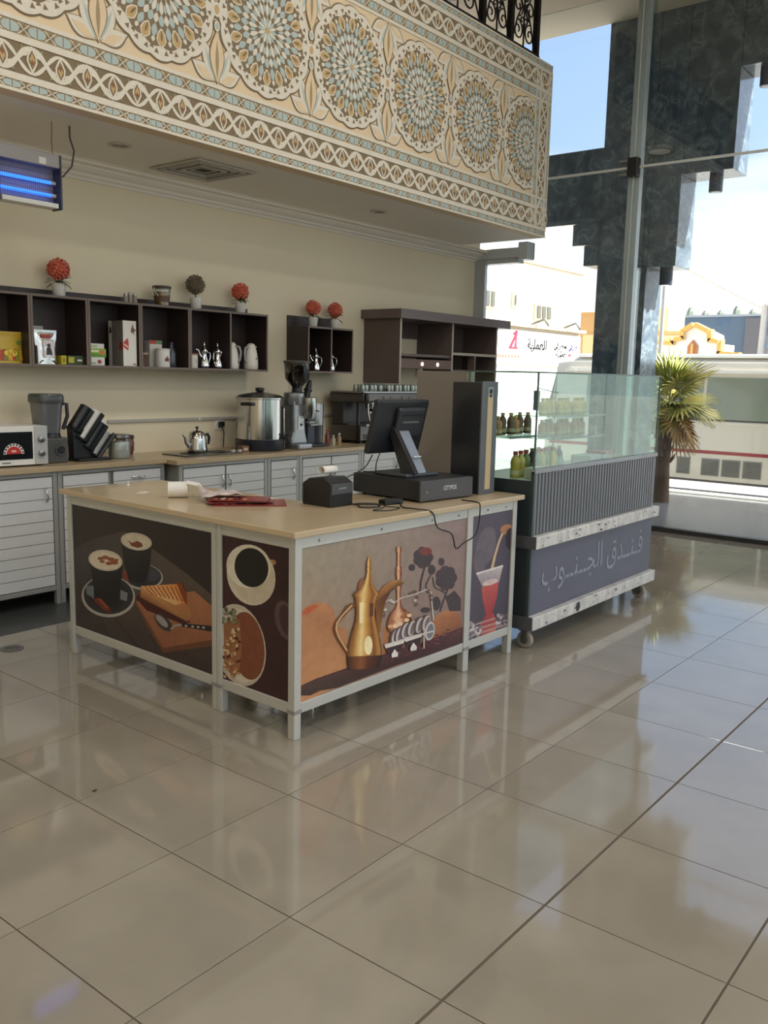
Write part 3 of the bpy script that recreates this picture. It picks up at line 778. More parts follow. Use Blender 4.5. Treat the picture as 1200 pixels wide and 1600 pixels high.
obj('niche_lattice', MB().tube([(-.05, .65, 2.5), (-.05, .65, 3.7)], .06, 6), mat('trim_ochre', (222, 176, 96)), ow)
bb = thing('blue_hall', 'long blue-grey glazed hall on the horizon', 'building', (52, 17, -.45))
obj('wall', B(0, 6, -4.2, 8, 0, 6.0), mat('blue_glazing', (108, 132, 152), rough=.3), bb)
obj('roof_edge', B(-.1, 6, -4.3, 8, 6.0, 6.12), mat('pale_metal', (205, 208, 210), rough=.4), bb)
obj('brick_end', B(-.15, 0, -4.2, -1.9, 0, 5.9), mat('grey_brick', (140, 136, 136), rough=.8), bb)
for q in range(11): obj('tree_top', MB().sphere((6, -3.5 + q, 6.4), .5, 8, 6, sc=(1, .7, 1 + .5 * (q % 3 == 1))), mat('far_foliage', (120, 126, 116), rough=.9), bb)
gs = thing('grey_roofed_hall', 'grey hall with tilted steel canopy roof at right edge', 'building', (40, 11, -.45))
obj('wall', B(0, 6, -8, -.4, 0, 4.3), mat('grey_panel', (152, 152, 156), rough=.7), gs)
obj('blue_band', B(-.1, 0, -8, -.5, 3.75, 3.9), mat('band_blue', (120, 160, 200), rough=.4), gs)
obj('window_band', B(-.06, 0, -6, -.8, 3.95, 5.0), mat('blue_glazing', (108, 132, 152)), gs)
obj('canopy_roof', MB().prism([(-.3, 5.6), (-8, 4.2), (-8, 6.6), (-2.5, 6.4)], -.5, 5, 'x'), mat('pale_metal', (205, 208, 210)), gs)
obj('mast', MB().tube([(0, -.2, 0), (0, -.3, 5.6)], .15, 8).tube([(0, -.2, 5.5), (0, 3.4, 7.4)], .07, 6), mat('pale_metal', (205, 208, 210)), gs)
lp = thing('lamp_post', 'slim grey lamp post rising behind the palm', 'lamp post', (20, 7.42, -.45))
obj('pole', MB().tube([(0, 0, 0), (0, 0, 5.2)], [.07, .045], 10), mat('post_grey', (170, 168, 166), rough=.5), lp, smooth=40)
obj('foot', MB().lathe([(.16, 0), (.16, .1), (.1, .14)], seg=12), mat('post_grey', (170, 168, 166)), lp)

# fan palm in front of the bus
palm = thing('fan_palm', 'small fan palm with spiky yellow-green leaves outside the glass', 'palm', (10.8, 3.62, 0))
mb = MB(); mb.tube([(0, 0, -.02), (.02, .02, .5), (0, 0, 1.0), (.02, -.03, 1.42)], [.13, .11, .11, .09], 12)
obj('trunk', mb, mat('palm_fibre', (98, 78, 62), rough=.9, var=.35, scale=14, bump=.6, bscale=30), palm, smooth=50)
for k in range(46):
    a = random.uniform(0, 2 * pi); z = random.uniform(.25, 1.4); r = .11
    mb = None
    if k % 2: continue
    m2 = MB(); m2.tube([(r * cos(a), r * sin(a), z), (1.7 * r * cos(a), 1.7 * r * sin(a), z + .09)], [.02, .006], 4)
    obj('leaf_stub', m2, mat('palm_fibre', (98, 78, 62)), palm)
LEAFS = [mat('palm_leaf_green', (150, 156, 80), rough=.45), mat('palm_leaf_yellow', (216, 204, 116), rough=.45), mat('palm_leaf_dry', (176, 140, 84), rough=.7), mat('palm_leaf_dark', (78, 92, 56), rough=.45)]
def fan_leaf(seed, size):
    rnd = random.Random(seed); mb = MB(); n = 26
    mb.tube([(0, 0, 0), (.12 * size, 0, .05 * size), (.36 * size, 0, .08 * size)], [.013, .01, .008], 5)
    for i in range(n):
        a = R(-118 + 236 * i / (n - 1)); L = size * (.62 + .12 * cos(a)) * rnd.uniform(.88, 1.05); w = .021 * size + .008
        d = Vector((cos(a), sin(a), 0)); nrm = Vector((-sin(a), cos(a), 0)); c = Vector((.36 * size, 0, .08 * size))
        pts = [(0, .25), (.35, 1), (.7, .75), (1, .05)]; vs = []
        for t, wd in pts:
            p = c + d * (L * t) + Vector((0, 0, -.16 * L * t * t + .05 * L * t))
            vs += [p + nrm * (w * wd), p + Vector((0, 0, .006 - .012 * (i % 2))), p - nrm * (w * wd)]
        fs = []
        for k in range(3):
            for q in range(2): fs.append((k * 3 + q, k * 3 + q + 1, (k + 1) * 3 + q + 1, (k + 1) * 3 + q))
        mb.add(vs, fs)
    return mb
lm = [[fan_leaf(s * 3 + q, .78).mesh('fan_leaf', LEAFS[q]) for q in range(4)] for s in range(2)]
for k in range(34):
    a = k * 2.39996; el = (-1.0 + 2.1 * ((k * 7) % 34) / 33)
    q = 2 if el < -.62 else random.choice((0, 1, 1, 3, 0))
    o = obj('fan_leaf', lm[k % 2][q], None, palm, loc=(.02, -.03, 1.40 + .05 * el), rot=(random.uniform(-.5, .5), -el * 1.15, a))
    s_ = random.uniform(.7, 1.05); o.scale = (s_, s_, s_)
# ================================================================== SERVICE COUNTER
CT, CA = 1.02, R(-1.7)
ctr = thing('service_counter', 'L-shaped aluminium-framed coffee counter with picture panels and tan top', 'counter', (1.01, 1.565, 0), CA)
CFR = mat('counter_aluminium', (196, 196, 190), rough=.38, metal=.35, var=.05, scale=30)
TOPM = mat('tan_laminate', (192, 172, 140), rough=.22, var=.08, scale=5, coat=.3)
P_ = .045; ZR0, ZR1, ZU = .125, .178, .93
def post(x, y, w=P_, d=P_): obj('leg', B(x, x + w, y, y + d, 0, CT - .03), CFR, ctr, bevel=.003)
LY, LX = 1.975, 1.925      # outer lengths of the two wings
post(0, 0); post(0, .535, P_, .036); post(0, .575, P_, .036); post(0, LY - P_)
post(1.39, 0, .055); post(LX - P_, 0)
post(LX - P_, .62); post(.62, LY - P_); post(.62, .62)
def rail(*a): obj('rail', B(*a), CFR, ctr, bevel=.003)
for z0, z1 in ((ZR0, ZR1), (ZU, CT - .03)):
    rail(.004, .040, P_, .535, z0, z1); rail(.004, .040, .611, LY - P_, z0, z1)
    rail(P_, 1.39, .004, .040, z0, z1); rail(1.445, LX - P_, .004, .040, z0, z1)
    rail(LX - .040, LX - .005, P_, .62, z0, z1); rail(.62, LX - P_, .625, .66, z0, z1)
    rail(P_, .62, LY - .040, LY - .005, z0, z1)
for x, y in ((-.003, -.003), (-.003, .532), (-.003, .572), (1.387, -.003)):
    obj('joint_collar', B(x, x + .051 + (.01 if x > 1 else 0), y, y + (.051 if y < .5 else .042), ZR0 + .004, ZR0 + .022), mat('collar_grey', (140, 140, 136), rough=.5), ctr)
for x in (.16, .62, 1.05, 1.30, 1.6, 1.8): obj('rivet', MB().lathe([(.008, 0), (.006, .003)], seg=10, M=Matrix.Rotation(pi / 2, 4, 'X')), STEELB, ctr, loc=(x, .004, .955))
tp = MB().prism([(-.035, -.03), (LX + .035, -.03), (LX + .035, .70), (.70, .70), (.70, LY + .03), (-.035, LY + .03)], CT - .03, CT, 'z')
obj('countertop', tp, TOPM, ctr, bevel=.004)
edge_c = mat('edge_band', (206, 190, 160), rough=.35)

def panel(name, O, U, w, quad):
    h = ZU - ZR1; O = Vector(O); U = Vector(U); V = Vector((0, 0, 1)); N = U.cross(V)
    mb = MB(); c = [O, O + U * w, O + U * w + V * h, O + V * h]
    mb.add([p for p in c] + [p - N * .008 for p in c], [(0, 1, 2, 3), (7, 6, 5, 4), (0, 4, 5, 1), (1, 5, 6, 2), (2, 6, 7, 3), (3, 7, 4, 0)])
    po = obj('picture_panel', mb, mat('panel_board', (60, 50, 48), rough=.4), ctr)
    po['label'] = name
    return po, Art(O, U, V, quad, w, h)
# --- panel A: two cups of cappuccino, cake on a board
po, A = panel('panel printed with two black coffee cups and cake on a wooden board', (.012, LY - P_, ZR1), (0, -1, 0), LY - P_ - .611, [(135, 140), (775, 258), (772, 945), (150, 720)])
D1, D2 = (44, 33, 32), (34, 26, 27)
A.poly([(100, 100), (800, 220), (800, 980), (100, 760)], [D1, D2, (52, 38, 36), (58, 48, 46)])
A.poly([(130, 360), (240, 300), (370, 262), (480, 330), (640, 450), (790, 580), (790, 980), (130, 760)], [(60, 54, 54), (66, 58, 58), (74, 66, 64), (82, 72, 66), (88, 76, 66), (84, 70, 60), (54, 42, 42), (58, 50, 50)])
for x0, y0, x1, y1 in ((330, 690, 440, 830), (480, 760, 600, 900), (250, 650, 300, 790), (640, 840, 760, 960)): A.stroke([(x0, y0), (x1, y1)], 4, (36, 28, 28))
A.ell(455, 482, 90, 62, (168, 164, 160)); A.ell(455, 478, 83, 55, (44, 44, 50)); A.ell(490, 470, 40, 30, (58, 62, 72))
A.poly([(360, 455), (410, 460), (415, 500), (370, 505)], (120, 58, 34))
A.poly([(357, 320), (495, 320), (488, 420), (470, 500), (430, 512), (390, 500), (368, 420)], [(30, 28, 30), (30, 28, 30), (26, 26, 28), (22, 22, 24), (20, 20, 22), (22, 22, 24), (38, 36, 38)])
A.ell(425, 311, 71, 42, (196, 186, 168), rot=8); A.ell(425, 313, 62, 35, (206, 196, 176), rot=8)
A.poly([(385, 305), (405, 318), (430, 308), (450, 318), (455, 335), (430, 342), (400, 332), (395, 320)], (122, 62, 44))
A.ell(297, 578, 121, 100, (170, 166, 160)); A.ell(297, 573, 112, 91, (44, 44, 48)); A.ell(300, 570, 90, 70, (34, 34, 38))
A.poly([(195, 530), (230, 530), (232, 590), (200, 570)], (110, 116, 120)); A.poly([(352, 545), (385, 560), (380, 600), (350, 590)], (120, 124, 130))
A.poly([(212, 415), (362, 425), (352, 540), (338, 610), (290, 622), (245, 605), (228, 520)], [(30, 29, 31), (24, 24, 26), (22, 22, 24), (20, 20, 22), (18, 18, 20), (26, 25, 27), (36, 34, 36)])
A.ell(285, 406, 77, 50, (200, 190, 170), rot=8); A.ell(285, 408, 67, 41, (214, 202, 180), rot=8)
for x, y, r in ((262, 398, 14), (285, 392, 16), (310, 400, 16), (325, 415, 18), (300, 420, 15), (270, 412, 12), (335, 402, 10)): A.ell(x, y, r, r * .6, (146, 86, 58))
A.poly([(225, 595), (250, 585), (310, 640), (305, 660), (270, 640)], (104, 42, 32)); A.poly([(245, 590), (262, 588), (300, 630), (290, 640)], (140, 66, 44))
A.poly([(412, 602), (690, 542), (800, 640), (800, 768), (545, 818)], [(150, 98, 70), (164, 110, 76), (158, 104, 72), (148, 94, 66), (140, 88, 62)])
A.poly([(545, 818), (800, 768), (800, 800), (545, 842), (500, 770), (412, 602), (420, 598)], (104, 64, 46))
A.poly([(420, 580), (445, 560), (670, 690), (640, 705), (470, 640)], (66, 22, 16))
A.poly([(445, 525), (612, 512), (650, 590), (676, 660), (655, 690), (442, 580)], [(206, 150, 96), (196, 120, 60), (176, 112, 66), (170, 120, 80), (150, 104, 66), (130, 74, 44)])
A.poly([(445, 525), (612, 510), (652, 600), (600, 612), (520, 572)], [(226, 178, 120), (206, 130, 60), (190, 112, 56), (220, 176, 122), (232, 196, 146)])
for i in range(8): A.stroke([(462 + i * 20, 524), (500 + i * 19, 566 + i * 4)], 5, (150, 72, 26))
A.poly([(608, 505), (630, 500), (656, 560), (655, 612), (640, 590)], (128, 60, 26))
A.ell(546, 696, 52, 27, (62, 54, 54), rot=48); A.ell(540, 690, 38, 15, (150, 144, 142), rot=48)
A.stroke([(580, 728), (600, 710), (640, 705)], 10, (150, 146, 144)); A.stroke([(630, 706), (768, 722)], [16, 28], (38, 32, 32))
for x in (650, 680, 705, 730): A.ell(x, 710 + (x - 640) * .08, 6, 5, (180, 176, 172))
obj('print', A.mb, PRINT, po)
# --- panel B: black coffee from above
po, A = panel('panel printed with a cup of black coffee seen from above', (.012, .535, ZR1), (0, -1, 0), .535 - P_, [(835, 270), (1115, 330), (1112, 1065), (835, 965)])
A.poly([(800, 240), (1150, 320), (1150, 1100), (800, 990)], [(58, 28, 32), (48, 26, 28), (54, 30, 32), (66, 36, 38)])
A.ell(1040, 397, 16, 14, (170, 130, 84)); A.ell(953, 462, 100, 143, (206, 196, 176), rot=-8); A.ell(962, 470, 86, 128, (196, 184, 162), rot=-8)
A.ell(943, 418, 92, 104, (222, 214, 196), rot=-6); A.ell(955, 424, 70, 94, (24, 20, 20), rot=-6)
A.ell(1095, 670, 42, 95, (88, 66, 66), rot=-10); A.ell(1100, 670, 28, 75, (64, 40, 42), rot=-10)
A.ell(905, 798, 108, 200, (190, 180, 162), rot=-8); A.ell(910, 800, 92, 180, (206, 196, 178), rot=-8); A.ell(938, 800, 70, 165, (124, 70, 46), rot=-6)
A.poly([(838, 690), (905, 670), (915, 800), (905, 920), (880, 960), (840, 900)], (148, 100, 66))
rb = random.Random(3)
for i in range(46): A.ell(rb.uniform(835, 905), rb.uniform(700, 960), 9, 6, rb.choice(((90, 46, 30), (176, 132, 92), (206, 180, 140))), rot=rb.uniform(0, 180), n=8)
for i in range(16): A.ell(rb.uniform(838, 890), rb.uniform(625, 690), 12, 8, rb.choice(((120, 120, 90), (160, 160, 130), (90, 84, 66))), rot=rb.uniform(0, 180), n=8)
obj('print', A.mb, PRINT, po)
# --- panel C: brass dallah, incense stand, cups
po, A = panel('panel printed with a brass Arabic coffee pot, cups and dark roses', (P_, .012, ZR1), (1, 0, 0), 1.39 - P_, [(140, 325), (872, 200), (858, 808), (132, 1065)])
A.poly([(100, 300), (900, 160), (900, 850), (100, 1100)], [(158, 148, 128), (150, 130, 128), (140, 112, 108), (168, 128, 98)])
A.poly([(130, 640), (160, 605), (200, 585), (255, 592), (285, 625), (292, 700), (340, 715), (352, 800), (350, 960), (130, 1080)], [(170, 120, 84), (180, 120, 84), (190, 128, 88), (192, 132, 92), (176, 120, 84), (170, 118, 82), (176, 124, 86), (186, 132, 90), (196, 140, 96), (196, 138, 96)])
A.poly([(140, 640), (165, 605), (205, 592), (215, 604), (170, 640)], (190, 96, 60))
A.poly([(500, 720), (560, 690), (560, 850), (500, 860)], (172, 116, 80))
A.poly([(720, 700), (740, 670), (775, 648), (815, 645), (845, 670), (856, 720), (840, 745), (720, 800)], [(170, 112, 78), (180, 122, 86), (190, 130, 92), (186, 124, 86), (160, 102, 72), (140, 92, 66), (140, 90, 64), (150, 96, 68)])
DK = (72, 62, 66)
[A.ell(678 + 26 * cos(q), 385 + 30 * sin(q), 20, 24, (72 + 6 * (k % 3), 62, 66)) for k, q in enumerate((0, .9, 1.8, 2.7, 3.6, 4.5, 5.4))]; A.ell(678, 385, 30, 38, DK); A.ell(690, 356, 28, 20, (126, 66, 62)); A.ell(628, 432, 15, 17, DK); A.ell(717, 445, 17, 24, DK); A.ell(760, 408, 14, 20, DK)
[A.ell(782 + 28 * cos(q), 488 + 36 * sin(q), 22, 26, (72 + 6 * (k % 3), 62, 66)) for k, q in enumerate((0, .9, 1.8, 2.7, 3.6, 4.5, 5.4))]; A.ell(782, 488, 32, 42, DK); A.poly([(780, 580), (820, 550), (850, 590), (850, 650), (800, 650)], DK); A.ell(738, 610, 20, 34, DK); A.ell(690, 640, 22, 14, DK)
A.stroke([(685, 430), (668, 500), (665, 560)], 9, DK); A.stroke([(717, 460), (690, 520), (700, 560)], 6, DK); A.stroke([(790, 540), (770, 600), (755, 650)], 8, DK); A.stroke([(720, 480), (730, 530), (780, 560)], 6, DK)
A.poly([(132, 985), (205, 952), (345, 905), (520, 842), (700, 790), (862, 728), (862, 815), (560, 905), (300, 1000), (220, 1012), (180, 1032), (132, 1030)], [(80, 58, 50), (60, 44, 42), (54, 34, 34), (70, 38, 40), (84, 48, 50), (96, 60, 60), (70, 44, 46), (60, 34, 36), (56, 40, 38), (70, 54, 46), (60, 46, 44), (66, 50, 46)])
for i in range(60):
    x = rb.uniform(520, 850); A.ell(x, 850 - (x - 520) * .33 + rb.uniform(-20, 35), rb.uniform(4, 10), 3, rb.choice(((110, 60, 60), (56, 28, 32), (132, 86, 80))), n=6)
CU = [(0, (96, 54, 34)), (.25, (200, 140, 104)), (.45, (236, 196, 160)), (.7, (170, 104, 70)), (1, (84, 44, 28))]
A.vase([(325, 567, 3), (332, 567, 11), (350, 567, 13), (362, 567, 8), (420, 567, 8), (430, 567, 15), (442, 567, 11), (462, 567, 14), (480, 567, 10), (520, 567, 13), (545, 567, 9), (600, 568, 10), (618, 568, 14), (632, 570, 24), (650, 573, 44), (680, 572, 54), (705, 572, 58), (730, 570, 52), (742, 570, 40)], CU)
for x, y in ((540, 690), (562, 676), (585, 668), (604, 684), (552, 712), (575, 702), (596, 706), (530, 712), (615, 662), (600, 650)): A.ell(x, y, 11, 9, rb.choice(((226, 172, 126), (170, 104, 66), (240, 206, 166))), n=10)
SI = (190, 180, 170)
A.stroke([(492, 600), (520, 585), (545, 600), (580, 575), (640, 560), (690, 540), (712, 552), (716, 610), (724, 690)], 7, SI)
for x, y in ((500, 600), (515, 595), (508, 630), (495, 640), (512, 650), (498, 660), (620, 555), (640, 548), (650, 575), (640, 590), (648, 610), (700, 545), (712, 570), (715, 590), (530, 585), (540, 592)): A.ell(x, y, 8, 7, rb.choice(((206, 190, 180), (150, 130, 122), (110, 84, 78))), n=8)
GOLD = [(0, (84, 48, 24)), (.18, (176, 120, 60)), (.38, (238, 208, 140)), (.55, (206, 150, 76)), (.78, (130, 78, 38)), (.92, (190, 136, 70)), (1, (90, 50, 24))]
A.stroke([(372, 600), (345, 612), (318, 650), (292, 682), (286, 712), (296, 750), (318, 790), (345, 832)], [22, 26, 18, 16, 16, 16, 16, 16], (120, 74, 42)); A.stroke([(360, 602), (318, 648), (294, 684), (290, 714), (300, 750), (340, 825)], 6, (220, 180, 130))
A.poly([(462, 590), (476, 548), (500, 515), (535, 492), (565, 486), (592, 505), (560, 520), (530, 545), (508, 590), (494, 650), (484, 740), (468, 745)], [(120, 76, 42), (150, 96, 52), (176, 118, 64), (200, 150, 90), (170, 120, 70), (120, 74, 42), (90, 52, 30), (80, 44, 26), (96, 56, 30), (120, 74, 40), (150, 100, 52), (110, 66, 36)])
A.vase([(370, 434, 3), (380, 434, 5), (392, 434, 9), (405, 433, 11), (425, 433, 9), (432, 433, 14), (440, 433, 9), (470, 431, 14), (500, 428, 22), (525, 425, 36), (545, 422, 54), (556, 421, 60), (562, 421, 52), (590, 419, 46), (640, 418, 42), (680, 418, 46), (720, 417, 56), (770, 416, 68), (820, 415, 77), (850, 415, 78), (880, 414, 76), (905, 412, 70), (914, 410, 60)], GOLD)
A.vase([(850, 415, 78), (880, 414, 76), (905, 412, 70), (914, 410, 60)], [(0, (50, 26, 18)), (.4, (140, 84, 44)), (.6, (96, 50, 30)), (1, (40, 22, 18))])
A.poly([(392, 590), (412, 590), (408, 690), (392, 690)], (246, 226, 170)); A.ell(432, 800, 18, 46, (250, 232, 180)); A.poly([(436, 595), (455, 595), (452, 660), (438, 660)], (96, 52, 36))
A.ell(398, 500, 9, 28, (150, 90, 60), rot=20)
for x, y in ((548, 772), (566, 764), (592, 745), (620, 735), (655, 722), (685, 712)): A.ell(x, y - 10, 20, 42, (92, 74, 74), rot=14); A.ell(x + 5, y - 10, 15, 38, (196, 190, 186), rot=14); A.ell(x + 9, y - 10, 9, 32, (120, 104, 104), rot=14)
A.ell(706, 742, 22, 46, (196, 192, 190), rot=8); A.ell(708, 742, 15, 36, (120, 122, 128), rot=8)
for (x, y, w) in ((548, 800, 46), (632, 772, 42)):
    A.poly([(x - w, y - 4), (x + w, y - 22), (x + w * .7, y + 30), (x - w * .7, y + 44)], (60, 42, 44)); A.poly([(x - w, y - 2), (x + w, y - 22), (x + w - 6, y - 4), (x - w + 6, y + 18)], (222, 214, 206))
    A.poly([(x - 14, y + 50), (x, y + 22), (x + 16, y + 44), (x + 14, y + 60), (x - 12, y + 64)], (226, 220, 214))
A.stroke([(680, 700), (680, 826)], 6, SI); A.stroke([(505, 800), (665, 758), (722, 742)], 7, (206, 200, 194))
obj('print', A.mb, PRINT, po)
# --- panel D: tea glass
po, A = panel('panel printed with a glass of red tea being poured', (1.445, .012, ZR1), (1, 0, 0), LX - P_ - 1.445, [(928, 195), (1092, 165), (1078, 718), (910, 770)])
A.poly([(890, 180), (1110, 140), (1110, 740), (890, 800)], [(92, 84, 96), (80, 72, 88), (64, 58, 72), (84, 74, 84)])
A.ell(985, 330, 40, 90, (108, 98, 106), rot=10); A.ell(960, 400, 26, 60, (104, 96, 104))
A.stroke([(994, 500), (1010, 440), (1022, 380), (1040, 310), (1058, 262), (1080, 240)], [16, 12, 10, 8, 9, 14], (206, 178, 140)); A.ell(1074, 256, 30, 24, (170, 120, 84)); A.ell(1084, 300, 18, 50, (50, 40, 50))
A.poly([(946, 455), (1058, 424), (1042, 500), (972, 518)], [(176, 168, 172), (196, 186, 188), (170, 150, 152), (150, 138, 144)]); A.stroke([(946, 455), (1058, 424)], 9, (222, 216, 214))
A.poly([(968, 520), (1040, 500), (1034, 570), (1016, 640), (1036, 690), (1028, 740), (966, 756), (962, 700), (988, 650), (974, 585)], [(184, 92, 88), (190, 88, 84), (176, 72, 74), (160, 62, 66), (182, 84, 80), (190, 112, 96), (164, 88, 82), (166, 72, 74), (162, 60, 66), (182, 72, 74)])
A.ell(1004, 498, 34, 13, (214, 190, 186), rot=-14)
for y in (690, 715, 738): A.stroke([(905, y + 18), (960, y), (1030, y - 18), (1085, y - 30)], 7, (180, 150, 146))
for i in range(26): A.ell(rb.uniform(905, 965), rb.uniform(680, 770), 12, 7, rb.choice(((206, 200, 200), (120, 112, 120), (160, 150, 152))), rot=rb.uniform(0, 180), n=8); A.ell(rb.uniform(1030, 1075), rb.uniform(655, 715), 8, 5, rb.choice(((206, 200, 200), (100, 92, 100), (150, 140, 142))), rot=rb.uniform(0, 180), n=8)
obj('print', A.mb, PRINT, po)

# ================================================================== THINGS ON THE COUNTER
def CW(x, y, z=CT):  # counter-local to world
    c, s_ = cos(CA), sin(CA); return (1.01 + x * c - y * s_, 1.565 + x * s_ + y * c, z)
POSG = mat('pos_grey', (62, 66, 72), rough=.4); POSD = mat('pos_dark', (34, 36, 40), rough=.4)
dr = thing('cash_drawer', 'wide dark cash drawer under the till screen', 'cash drawer', (2.165, 1.70, CT), R(-6))
obj('body', B(0, .47, .012, .56, .012, .128), POSD, dr, bevel=.006)
obj('front', B(0, .47, 0, .012, .008, .124), mat('drawer_front', (72, 72, 74), rough=.45), dr, bevel=.004)
for x in (.04, .43):
    for y in (.04, .5): obj('foot', MB().lathe([(.012, 0), (.012, .012)], seg=8), BLACK, dr, loc=(x, y, 0))
obj('lettering', text_mb('CITYPOS', .036, (.20, -.0012, .062), (1, 0, 0), (0, 0, 1), width=.115, offset=.0006), mat('silver_print', (210, 210, 210), rough=.3, metal=.5), dr)
obj('lock', MB().lathe([(.007, 0), (.007, .004)], seg=12, M=Matrix.Rotation(pi / 2, 4, 'X')), STEELB, dr, loc=(.05, .001, .06))
# till screen on a sloping stand, seen from behind
tl = thing('till_screen', 'black till touchscreen on a silver sloping stand, seen from behind', 'till', (2.36, 1.94, CT + .128), R(-6))
obj('base', B(-.14, .15, -.12, .14, 0, .022), POSG, tl, bevel=.01)
st = MB(); st.add([(-.05, -.10, .02), (.06, -.10, .02), (.06, -.02, .02), (-.05, -.02, .02), (-.055, .045, .27), (.045, .045, .27), (.045, .085, .27), (-.055, .085, .27)],
                  [(0, 3, 2, 1), (4, 5, 6, 7), (0, 1, 5, 4), (1, 2, 6, 5), (2, 3, 7, 6), (3, 0, 4, 7)])
obj('stand', st, mat('stand_silver', (158, 168, 184), rough=.28, metal=.35), tl, bevel=.008)
obj('stand_side', MB().prism([(-.14, .02), (-.02, .02), (.10, .28), (.04, .28)], -.085, -.052, 'x'), POSD, tl, bevel=.004)
obj('stand_badge', B(-.02, .045, -.062, -.05, .112, .118), CHROME, tl)
Ms = Matrix.Rotation(R(15), 4, 'X')
def scr(*a):
    m = B(*a); m.v = [tuple(Ms @ Vector(q) + Vector((0, .07, .29))) for q in m.v]; return m
obj('screen_housing', scr(-.235, .215, .0, .04, -.17, .16), POSD, tl, bevel=.012, seg=3)
obj('back_cover', scr(-.07, .16, -.035, .0, -.06, .12), mat('pos_back', (44, 47, 52), rough=.38), tl, bevel=.014, seg=3)
obj('vent_slot', scr(-.03, .11, -.040, -.034, .03, .042), mat('slot', (100, 104, 108), rough=.5), tl)
obj('vent_slot', scr(-.04, .13, -.040, -.034, .075, .082), BLACK, tl)
obj('hinge', MB().tube([(-.07, .07, .272), (.06, .07, .272)], .018, 12), STEELB, tl, smooth=40)
obj('display', scr(-.22, .20, .040, .042, -.155, .145), mat('screen_black', (12, 13, 15), rough=.1), tl)
# receipt printer
pr_ = thing('receipt_printer', 'small black receipt printer beside the red menus', 'printer', (1.655, 1.93, CT), R(-2))
obj('body', MB().prism([(0, 0), (.22, 0), (.22, .12), (.17, .15), (.06, .16), (0, .13)], 0, .18, 'x'), BLACK, pr_, bevel=.008)
obj('paper_slot', B(.02, .16, .05, .056, .150, .161), DGREY, pr_)
obj('front_cover', B(.006, .174, -.004, 0, .07, .128), mat('printer_grey', (66, 68, 72), rough=.4), pr_, bevel=.002)
obj('front_mouth', B(.012, .168, -.002, 0, .008, .064), mat('printer_mouth', (16, 16, 18), rough=.6), pr_)
obj('badge', B(.06, .12, -.0055, -.004, .098, .106), STEELB, pr_)
pa = MB(); n = 14; vs = []
for i in range(n):
    a = -.6 + 4.2 * i / (n - 1); r = .032 - .0008 * i; cy, cz = .10, .190
    for x in (.03, .14): vs.append((x, cy + r * cos(a), cz + r * sin(a)))
pa.add(vs, [(2 * i, 2 * i + 1, 2 * i + 3, 2 * i + 2) for i in range(n - 1)])
o = obj('receipt_curl', pa, PAPER, pr_, smooth=60); sm = o.modifiers.new('s', 'SOLIDIFY'); sm.thickness = .0006
# red menus
MR = mat('menu_red', (132, 46, 44), rough=.25, var=.25, scale=30); 
def menu(label, x, y, z, rz, w=.21, d=.30, lift=.0):
    t = thing('menu_sheet', label, 'menu', (x, y, z), rz, group='menus on the counter')
    mb = MB(); vs = []; n = 7
    for i in range(n):
        u = i / (n - 1); zz = .006 + lift * max(0, u - .75) ** 2 * 16
        vs += [(-d / 2 + d * u, -w / 2, zz), (-d / 2 + d * u, w / 2, zz)]
    mb.add(vs, [(2 * i, 2 * i + 2, 2 * i + 3, 2 * i + 1) for i in range(n - 1)])
    o = obj('sheet', mb, MR, t); sm = o.modifiers.new('s', 'SOLIDIFY'); sm.thickness = .004
    A = Art((-d / 2, -w / 2, .006), (1, 0, 0), (0, 1, 0), base=.0006); rr = random.Random(hash(label) % 1000)
    for k in range(5): A.poly([(.02 + k * .04, .03), (.045 + k * .04, .03), (.045 + k * .04, .09 + .02 * (k % 2)), (.02 + k * .04, .1)], rr.choice(((206, 190, 170), (90, 30, 30), (180, 120, 90))), clip=False)
    for k in range(3): A.poly([(.02 + k * .06, .13), (.06 + k * .06, .13), (.06 + k * .06, .18), (.02 + k * .06, .18)], rr.choice(((176, 160, 140), (110, 40, 36), (196, 150, 110))), clip=False)
    obj('print', A.mb, PRINT, t)
menu('lowest red menu sheet in the pile by the printer', 1.46, 2.36, CT, R(-42), .24, .40)
menu('middle red menu sheet in the pile by the printer', 1.44, 2.42, CT + .0105, R(-35), .22, .36)
menu('topmost red menu sheet with crumpled paper on it', 1.43, 2.40, CT + .021, R(-50), .20, .32)
cp = MB(); rr = random.Random(5); n = 6; vs = []
for i in range(n):
    for j in range(n): vs.append((-.12 + .24 * i / (n - 1), -.09 + .18 * j / (n - 1), .004 + rr.uniform(0, .03) * (1 if 0 < i < n - 1 else .2) + (.05 * max(0, (1 - i)) if j > 2 else 0)))
cp.add(vs, [(i * n + j, (i + 1) * n + j, (i + 1) * n + j + 1, i * n + j + 1) for i in range(n - 1) for j in range(n - 1)])
t = thing('crumpled_paper', 'crumpled white and pink wrapper lying on the menus', 'paper', (1.40, 2.53, CT + .0315), R(-30))
o = obj('sheet', cp, mat('wrapper', (196, 184, 180), rough=.4, var=.25, scale=14), t, smooth=20); sm = o.modifiers.new('s', 'SOLIDIFY'); sm.thickness = .001
t = thing('tissue_roll', 'white paper roll lying at the edge of the menus', 'paper roll', (1.32, 2.80, CT), R(-40))
MX = Matrix.Rotation(pi / 2, 4, 'Y')
obj('roll', MB().lathe([(.018, -.055), (.045, -.055), (.046, 0), (.045, .055), (.018, .055)], (0, 0, .046), 22, M=MX), PAPER, t, smooth=40)
obj('core', MB().lathe([(.017, -.056), (.017, .056)], (0, 0, .046), 14, M=MX), mat('card_core', (150, 130, 105), rough=.8), t)
